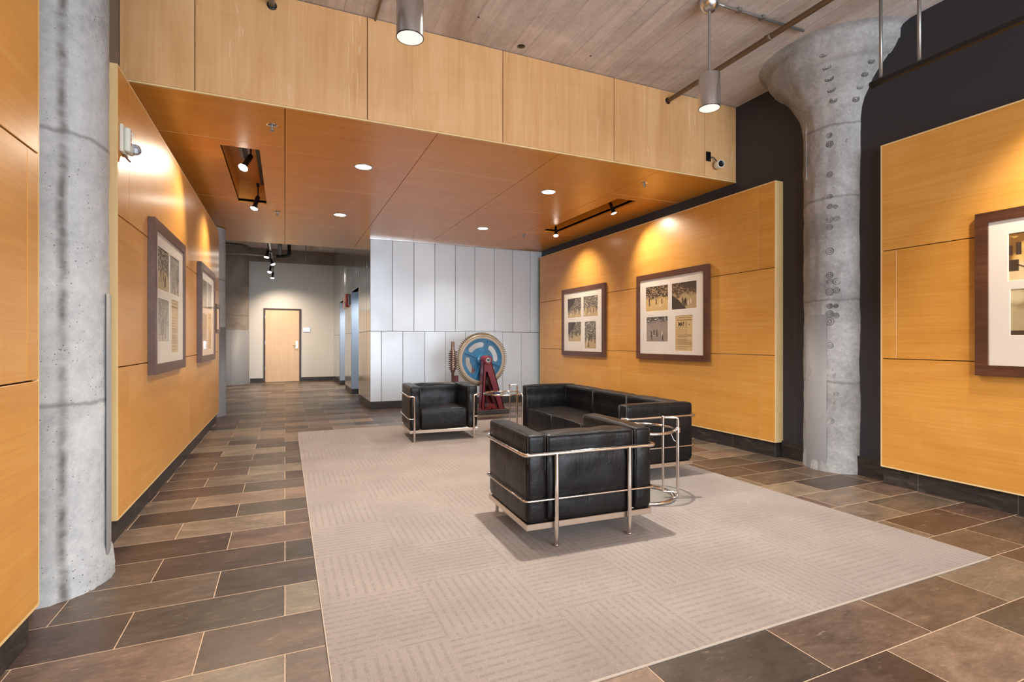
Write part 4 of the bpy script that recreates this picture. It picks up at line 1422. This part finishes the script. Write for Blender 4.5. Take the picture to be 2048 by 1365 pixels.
# ------------------------------------------------------------------ leather cushions
def cushion(x0, x1, y0, y1, z0, z1, r=0.028, puff=0.012, pinch=(), seed=0.0, wr=0.0025, top_puff=None):
    dims = ((x0, x1), (y0, y1), (z0, z1))
    ax = []
    for a, c in dims:
        L = c - a
        rr = min(r, L * 0.45)
        inner = max(2, int((L - 2 * rr) / 0.035))
        ax.append([a, a + rr * 0.35, a + rr * 0.7] + [a + rr + (L - 2 * rr) * k / inner for k in range(inner + 1)] + [c - rr * 0.7, c - rr * 0.35, c])
    bm = bmesh.new()
    def face_grid(iu, iv, iw, w):
        g = []
        for u in ax[iu]:
            row = []
            for v in ax[iv]:
                p = [0, 0, 0]
                p[iu], p[iv], p[iw] = u, v, w
                row.append(bm.verts.new(p))
            g.append(row)
        for i in range(len(g) - 1):
            for j in range(len(g[0]) - 1):
                bm.faces.new((g[i][j], g[i + 1][j], g[i + 1][j + 1], g[i][j + 1]))
    for iu, iv, iw in ((0, 1, 2), (0, 2, 1), (1, 2, 0)):
        for w in dims[iw]:
            face_grid(iu, iv, iw, w)
    bmesh.ops.remove_doubles(bm, verts=bm.verts[:], dist=1e-5)
    C = Vector(((x0 + x1) / 2, (y0 + y1) / 2, (z0 + z1) / 2))
    H = Vector(((x1 - x0) / 2, (y1 - y0) / 2, (z1 - z0) / 2))
    for v in bm.verts:
        p = v.co - C
        q = Vector([max(-(H[i] - r), min(H[i] - r, p[i])) for i in range(3)])
        d = p - q
        n = d.normalized() if d.length > 1e-9 else Vector((0, 0, 1))
        res = q + n * r
        u = [p[i] / H[i] for i in range(3)]
        bul = 1.0
        for i in range(3):
            bul *= (1 - abs(u[i]) ** 4 * (1 - abs(n[i])))
        pf = puff
        if top_puff is not None and n.z > 0.7:
            pf = top_puff
        res = res + n * pf * bul
        z = v.co.z
        for (pz, pd) in pinch:
            k = math.exp(-((z - pz) / 0.03) ** 2)
            res = res - Vector((n.x, n.y, 0)) * pd * k
        wv = noise.noise(Vector((v.co.x * 9 + seed, v.co.y * 9, v.co.z * 9))) + 0.6 * noise.noise(Vector((v.co.x * 24, v.co.y * 24 + seed, v.co.z * 10)))
        res = res + n * wr * wv
        v.co = C + res
    for f in bm.faces:
        f.smooth = True
    m = MB()
    m.bm.free()
    m.bm = bm
    return m


def piping(x0, x1, y0, y1, zt, r=0.0035, inset=0.006, zb=None, faces=()):
    b = MB()
    i = inset
    loop = [(x0 + i, y0 + i), (x1 - i, y0 + i), (x1 - i, y1 - i), (x0 + i, y1 - i)]
    pts = []
    for k in range(4):
        a = Vector((*loop[k - 1], zt))
        p = Vector((*loop[k], zt))
        c = Vector((*loop[(k + 1) % 4], zt))
        rr = 0.02
        s = p + (a - p).normalized() * rr
        e = p + (c - p).normalized() * rr
        for j in range(5):
            tt = j / 4
            pts.append((1 - tt) ** 2 * s + 2 * tt * (1 - tt) * p + tt * tt * e)
    dense = []
    for k in range(len(pts)):
        a, c = pts[k], pts[(k + 1) % len(pts)]
        n = max(1, int((c - a).length / 0.05))
        for j in range(n):
            dense.append(a.lerp(c, j / n))
    b.tube(dense, r, 6, closed=True)
    if zb is not None:
        for (x, y) in loop:
            b.tube([(x, y, zb), (x, y, zt - 0.004)], r, 6)
    return b


def seat_unit(W, D, name, label, cat, n_seat, loc, rz, legs_front, legs_back, group=None):
    """tubular-framed leather seat. local: front +Y, origin at floor centre of the body"""
    t = thing(name, label, cat, loc, rz, group)
    hw, hd = W / 2, D / 2
    zb, zt = 0.146, 0.655
    aw = 0.128
    pin = ((0.545, 0.010), (0.28, 0.006))
    for s in (-1, 1):
        xa, xb = (-hw + 0.006, -hw + aw) if s < 0 else (hw - aw, hw - 0.006)
        o = cushion(xa, xb, -hd + 0.004, hd - 0.004, zb, zt, 0.026, 0.009, pin, seed=s * 3.1 + W, wr=0.003).obj('arm_cushion', 'leather', t, recalc=True)
        piping(xa, xb, -hd + 0.004, hd - 0.004, zt - 0.006, zb=zb + 0.03).obj('piping', 'piping', o)
    ix0, ix1 = -hw + aw + 0.004, hw - aw - 0.004
    w1 = (ix1 - ix0) / n_seat
    for k in range(n_seat):
        xa, xb = ix0 + k * w1 + 0.002, ix0 + (k + 1) * w1 - 0.002
        o = cushion(xa, xb, -hd + 0.006, -hd + 0.165, zb, zt - 0.006, 0.03, 0.010, pin[:1] + ((0.28, 0.006),), seed=k * 5.0 + 1, wr=0.005).obj('back_cushion', 'leather', t)
        piping(xa, xb, -hd + 0.006, -hd + 0.165, zt - 0.012, zb=zb + 0.03).obj('piping', 'piping', o)
        o = cushion(xa, xb, -hd + 0.17, hd - 0.012, zb, 0.385, 0.022, 0.006, (), seed=k * 2.0 + 7, wr=0.002, top_puff=0.022).obj('seat_cushion', 'leather', t)
        piping(xa, xb, -hd + 0.17, hd - 0.012, 0.378, zb=zb + 0.03).obj('piping', 'piping', o)
    # flat base rails
    b = MB()
    fx, fy = hw - 0.002, hd - 0.002
    b.box(-fx, fx, -fy, -fy + 0.035, 0.108, 0.144, 0.002, 1)
    b.box(-fx, fx, fy - 0.035, fy, 0.108, 0.144, 0.002, 1)
    b.box(-fx, -fx + 0.035, -fy + 0.035, fy - 0.035, 0.108, 0.144, 0.002, 1)
    b.box(fx - 0.035, fx, -fy + 0.035, fy - 0.035, 0.108, 0.144, 0.002, 1)
    b.obj('base_rail', 'frame_metal', t)
    b = MB()
    for k in range(1, 5 * n_seat):
        x = -fx + 2 * fx * k / (5 * n_seat)
        b.box(x - 0.012, x + 0.012, -fy + 0.03, fy - 0.03, 0.126, 0.144)
    b.obj('webbing', 'black', t)
    # tubes
    zr = 0.545
    ox = hw + 0.012
    yf = hd + 0.012
    yb = -hd - 0.012
    lx = max(legs_front)
    path = [(lx, yf, zr - 0.05), (lx, yf, zr), (ox, yf, zr), (ox, yb, zr), (-ox, yb, zr), (-ox, yf, zr), (-lx, yf, zr), (-lx, yf, zr - 0.05)]
    MB().tube(fillet(path, 0.03, 6), 0.0115, 12).obj('upper_rail', 'chrome', t, smooth=50)
    zl = 0.28
    path = [(lx, yf, zl), (ox - 0.002, yf, zl), (ox - 0.002, yb + 0.002, zl), (-ox + 0.002, yb + 0.002, zl), (-ox + 0.002, yf, zl), (-lx, yf, zl)]
    MB().tube(fillet(path, 0.03, 6), 0.0065, 10).obj('lower_rail', 'chrome', t, smooth=50)
    for x in legs_front:
        b = MB()
        b.tube([(x, yf, 0.014), (x, yf, zr - 0.02)], 0.0130, 14)
        b.cyl((x, yf, 0.0065), 0.015, 0.01, 'z', 14)
        b.obj('leg', 'chrome', t, smooth=50)
    for x in legs_back:
        b = MB()
        b.tube([(x, yb - 0.006, 0.014), (x, yb - 0.006, zr)], 0.0140, 14)
        b.cyl((x, yb - 0.006, 0.0065), 0.016, 0.01, 'z', 14)
        b.obj('leg', 'chrome', t, smooth=50)
    return t


seat_unit(0.865, 0.67, 'leather_armchair', 'black leather armchair with chrome tube frame, nearest the camera, seen from behind', 'armchair', 1, (1.709, 2.982, 0), R(-2.2), (-0.365, 0.365), (-0.25, 0.25), 'black leather armchairs')
seat_unit(0.83, 0.68, 'leather_armchair', 'black leather armchair with chrome tube frame facing the camera, in front of the gear', 'armchair', 1, (1.775, 6.325, 0), R(176.4), (-0.362, 0.362), (-0.25, 0.25), 'black leather armchairs')
seat_unit(2.25, 0.70, 'leather_sofa', 'black leather three seat sofa with chrome tube frame along the right maple panel', 'sofa', 3, (3.0, 4.67, 0), R(88.0), (-1.07, 1.07), (-0.90, 0.0, 0.90), None)

# ------------------------------------------------------------------ round tables
def table(label, cx, cy, px, py, qx, qy, zt):
    """ring base, ring top with glass, two uprights at (px,py) and (qx,qy)"""
    t = thing('side_table', label, 'side table', (cx, cy, 0), 0, 'round chrome and glass side tables')
    r = math.hypot(px - cx, py - cy)
    a0 = math.atan2(py - cy, px - cx)
    pts = [(math.cos(a0 + R(k)) * r, math.sin(a0 + R(k)) * r, 0.02) for k in range(-126, 127, 6)]
    MB().tube(pts, 0.0135, 12).obj('base_ring', 'chrome', t, smooth=50)
    rt = r + 0.0
    pts = [(math.cos(R(k)) * rt, math.sin(R(k)) * rt, zt) for k in range(0, 360, 6)]
    b = MB()
    b.tube(pts, 0.0105, 12, closed=True)
    b.obj('top_ring', 'chrome', t, smooth=50)
    MB().lathe([(0, zt - 0.003), (rt - 0.008, zt - 0.003), (rt - 0.008, zt + 0.003), (0, zt + 0.003)], (0, 0, 0), 64, smooth=False).obj('glass_top', 'table_glass', t)
    ux, uy = px - cx, py - cy
    k = (r + 0.026) / r
    ux, uy = ux * k, uy * k
    vx, vy = qx - cx, qy - cy
    hz = zt + 0.092
    MB().tube([(ux, uy, 0.02), (ux, uy, hz - 0.02)], 0.0125, 12).tube(fillet([(ux, uy, hz - 0.03), (ux, uy, hz), (vx, vy, hz), (vx, vy, hz - 0.05)], 0.015), 0.009, 10).obj('upright', 'chrome', t, smooth=50)
    MB().tube([(vx, vy, 0.05), (vx, vy, hz)], 0.0085, 12).tube([(vx, vy, 0.052), (ux, uy, 0.052)], 0.0085, 10).obj('slide_rod', 'chrome', t, smooth=50)
    dirv = Vector((ux, uy, 0)).normalized()
    MB().cyl((ux, uy, zt - 0.02), 0.019, 0.04, 'z', 14, 0.003).obj('collar', 'chrome', t, smooth=40)
    MB().cyl((vx, vy, hz - 0.012), 0.013, 0.024, 'z', 12, 0.003).obj('collar', 'chrome', t, smooth=40)
    b = MB()
    pts = []
    for j in range(13):
        s = j / 12
        pts.append((ux * (0.80 + 0.24 * s), uy * (0.80 + 0.24 * s), zt - 0.012 - 0.075 * math.sin(math.pi * min(1, s * 0.85)) * 1.0))
    b.tube(pts, 0.0025, 6)
    b.obj('chain', 'chrome', t)
    return t


table('round chrome and glass side table between the nearest armchair and the sofa', 2.51, 3.235, 2.708, 3.09, 2.64, 3.135, 0.525)
table('round chrome and glass side table at the far end of the sofa by the gear', 2.585, 6.15, 2.812, 6.26, 2.738, 6.295, 0.522)

# ------------------------------------------------------------------ gear machine
t = thing('hoist_gear', 'antique blue and cream worm gear wheel on a red stand before the steel wall', 'machine', (3.03, 8.15, 0))
MB().box(-0.62, 0.375, -0.315, 0.62, 0.006, 0.072, 0.004, 2).obj('base_plate', 'plate', t)
GZ = 0.889
b = MB()
for (gx, gy) in ((-0.55, -0.25), (0.30, -0.25), (-0.55, 0.55), (0.30, 0.55)):
    b.cyl((gx, gy, 0), 0.02, 0.008, 'z', 10)
b.obj('foot', 'black', t)

# web with four kidney slots
def polar_plate(b, r_list, n_ang, y0, y1, hole):
    bm = b.bm
    cells = {}
    def V(i, j, y):
        a = 2 * math.pi * j / n_ang
        return (r_list[i] * math.cos(a), y, GZ + r_list[i] * math.sin(a))
    solid = [[not hole((r_list[i] + r_list[i + 1]) / 2, 2 * math.pi * (j + 0.5) / n_ang) for j in range(n_ang)] for i in range(len(r_list) - 1)]
    vt = {}
    def vert(i, j, y):
        k = (i, j % n_ang, y)
        if k not in vt:
            vt[k] = bm.verts.new(V(i, j % n_ang, y))
        return vt[k]
    nr = len(r_list) - 1
    for i in range(nr):
        for j in range(n_ang):
            if not solid[i][j]:
                continue
            for y in (y0, y1):
                f = bm.faces.new([vert(i, j, y), vert(i + 1, j, y), vert(i + 1, j + 1, y), vert(i, j + 1, y)])
                f.material_index = b.mi
            nb = [(i - 1, j, (i, j), (i, j + 1)), (i + 1, j, (i + 1, j), (i + 1, j + 1)), (i, j - 1, (i, j), (i + 1, j)), (i, j + 1, (i, j + 1), (i + 1, j + 1))]
            for (ni, nj, p, q) in nb:
                if ni < 0 or ni >= nr or not solid[ni][nj % n_ang]:
                    f = bm.faces.new([vert(*p, y0), vert(*q, y0), vert(*q, y1), vert(*p, y1)])
                    f.material_index = b.mi


slots = [R(115), R(205), R(25), R(295)]
def slot_hole(r, a):
    for s in slots:
        d = (a - s + math.pi) % (2 * math.pi) - math.pi
        da = abs(d)
        half = R(24)
        if da < half:
            if abs(r - 0.248) < 0.046:
                return True
        else:
            rr = math.hypot((da - half) * 0.248, r - 0.248)
            if rr < 0.046:
                return True
    return False


rl = [0.05 + 0.0097 * k for k in range(32)]
b = MB()
polar_plate(b, rl, 200, -0.012, 0.014, slot_hole)
b.obj('wheel_web', 'blue_paint', t)
b = MB()
b.lathe([(0.335, -0.03), (0.358, -0.03), (0.358, 0.03), (0.335, 0.03), (0.335, -0.03)], (0, 0, GZ), 96, 'y', smooth=False)
b.lathe([(0.10, -0.012), (0.10, -0.055), (0.085, -0.065), (0.03, -0.065)], (0, 0, GZ), 40, 'y', smooth=False)
for s in (70, 160, 250, 340):
    a = R(s)
    bb = MB()
    bb.box(0.09, 0.34, -0.045, -0.01, -0.007, 0.007, 0.002, 1)
    bb.bm.transform(Matrix.Translation((0, 0, GZ)) @ Matrix.Rotation(-a, 4, 'Y'))
    b.merge(bb.bm)
for s in (35, 105, 150, 215, 260, 330):
    a = R(s)
    b.cyl((0.155 * math.cos(a), -0.024, GZ + 0.155 * math.sin(a)), 0.011, 0.014, 'y', 8)
b.obj('wheel_rib', 'blue_paint', t, smooth=35)
b = MB()
b.lathe([(0.358, -0.038), (0.411, -0.038), (0.417, -0.032), (0.417, 0.032), (0.411, 0.038), (0.358, 0.038), (0.358, -0.038)], (0, 0, GZ), 120, 'y', smooth=False)
b.obj('gear_rim', 'cream_metal', t, smooth=35)
b = MB()
nt = 84
for k in range(nt):
    a = 2 * math.pi * k / nt
    bb = MB()
    bb.prism([(0.415, -0.0078), (0.440, -0.0052), (0.452, -0.003), (0.452, 0.003), (0.440, 0.0052), (0.415, 0.0078)], -0.034, 0.034, 'y')
    bb.bm.transform(Matrix.Translation((0, 0, GZ)) @ Matrix.Rotation(-a, 4, 'Y'))
    b.merge(bb.bm)
o = b.obj('gear_teeth', 'teeth', t)
b = MB()
b.lathe([(0.395, -0.0395), (0.4, -0.0395), (0.4, -0.036), (0.395, -0.036), (0.395, -0.0395)], (0, 0, GZ), 96, 'y')
b.obj('rim_groove', 'black', t)
MB().cyl((0, -0.30, GZ), 0.034, 0.66, 'y', 24, 0.003).obj('axle', 'satin', t, smooth=40)
b = MB()
b.lathe([(0.0, -0.305), (0.02, -0.306), (0.022, -0.3015)], (0, 0, GZ), 6, 'y', smooth=False)
b.obj('axle_bolt', 'black', t)


def a_frame(name, yf, depth, sgn):
    """red A-shaped stand; yf = y of the outer face, flanges go back by depth"""
    b = MB()
    # face plate with triangular opening, built from three polygons
    y0, y1 = (yf, yf + 0.02 * sgn)
    y0, y1 = min(y0, y1), max(y0, y1)
    ap = GZ
    L_out0, L_out1 = (-0.075, 0.80), (-0.115, 0.085)
    L_in1 = (-0.045, 0.085)
    apex_in = (-0.018, 0.70)
    R_in1 = (0.19, 0.085)
    R_out1 = (0.30, 0.085)
    R_out0 = (0.06, 0.86)
    top = [(0.068 * math.cos(R(a)), ap + 0.068 * math.sin(R(a))) for a in range(-20, 201, 20)]
    poly_l = [L_out1, L_in1, apex_in, (-0.0, 0.86), (-0.068, 0.87)]
    poly_r = [R_in1, R_out1, (0.066, 0.87), (-0.0, 0.86), apex_in]
    b.prism(poly_l, y0, y1)
    b.prism(poly_r, y0, y1)
    b.prism(top + [(-0.066, 0.86), (0.066, 0.86)], y0, y1)
    ya, yb2 = sorted((yf, yf + depth * sgn))
    th = 0.014
    def strip(p, q):
        d = Vector((q[0] - p[0], q[1] - p[1]))
        n = Vector((-d.y, d.x)).normalized() * th
        b.prism([p, q, (q[0] + n.x, q[1] + n.y), (p[0] + n.x, p[1] + n.y)], ya, yb2)
    strip((-0.068, 0.88), L_out1)
    strip(R_out1, (0.066, 0.88))
    strip(L_in1, apex_in)
    strip(apex_in, R_in1)
    b.box(-0.15, -0.02, ya, yb2, 0.072, 0.088)
    b.box(0.16, 0.335, ya, yb2, 0.072, 0.088)
    return b.obj(name, 'red_paint', t, smooth=30)


a_frame('stand', -0.285, 0.13, 1)
a_frame('stand', 0.285, 0.13, -1)
b = MB()
b.lathe([(0.036, -0.32), (0.066, -0.32), (0.072, -0.312), (0.072, -0.13), (0.036, -0.13)], (0, 0, GZ), 36, 'y', smooth=False)
b.obj('bearing_cap', 'red_orange', t, smooth=35)
b = MB()
b.lathe([(0.0345, -0.322), (0.040, -0.322), (0.042, -0.318)], (0, 0, GZ), 30, 'y', smooth=False)
b.obj('washer', 'satin', t)
# spare pillow block on the base
b = MB()
arc = [(0.085 * math.cos(R(a)), 0.085 * math.sin(R(a))) for a in range(0, 181, 12)]
arc_in = [(0.032 * math.cos(R(a)), 0.032 * math.sin(R(a))) for a in range(180, -1, -20)]
b.prism([(x + 0.075, z + 0.085) for x, z in arc + arc_in], -0.27, -0.16)
b.prism([(x * 0.7 + 0.075, z * 0.7 + 0.085) for x, z in arc + arc_in], -0.29, -0.27)
b.box(-0.07, 0.215, -0.27, -0.16, 0.072, 0.092, 0.003, 1)
b.cyl((0.075, -0.2, 0.165), 0.012, 0.03, 'z', 8)
b.obj('pillow_block', 'red_orange', t, smooth=35)
b = MB()
for x in (-0.035, 0.18):
    b.cyl((x, -0.215, 0.092), 0.014, 0.014, 'z', 6)
b.obj('bolt', 'worm', t)
# worm shaft
WX, WY = -0.505, 0.0
b = MB()
b.lathe([(0, 1.19), (0.026, 1.19), (0.028, 1.186), (0.028, 1.07), (0.034, 1.066), (0.040, 1.03), (0.040, 1.02), (0.040, 0.74), (0.040, 0.72), (0.032, 0.69), (0.024, 0.68), (0.024, 0.072), (0, 0.072)], (WX, WY, 0), 28)
b.obj('worm_shaft', 'worm', t, smooth=40)
b = MB()
pts = []
N = 20 * 8
for k in range(N + 1):
    a = 2 * math.pi * k / 20
    z = 0.745 + 0.27 * k / N
    pts.append((WX + math.cos(a) * 0.063, WY + math.sin(a) * 0.063, z))
b.tube(pts, 0.0085, 8)
for z in (1.03, 0.735):
    b.lathe([(0.038, z - 0.006), (0.062, z - 0.005), (0.062, z + 0.005), (0.038, z + 0.006)], (WX, WY, 0), 28)
b.obj('worm_thread', 'worm', t)
b = MB()
b.box(WX + 0.035, WX + 0.06, WY + 0.03, WY + 0.15, 0.09, 0.62, 0.004, 1)
b.box(WX + 0.02, WX + 0.14, WY + 0.13, WY + 0.15, 0.09, 0.62, 0.004, 1)
b.box(WX - 0.06, WX + 0.14, WY - 0.07, WY + 0.15, 0.072, 0.09)
b.obj('worm_bracket', 'red_paint', t)
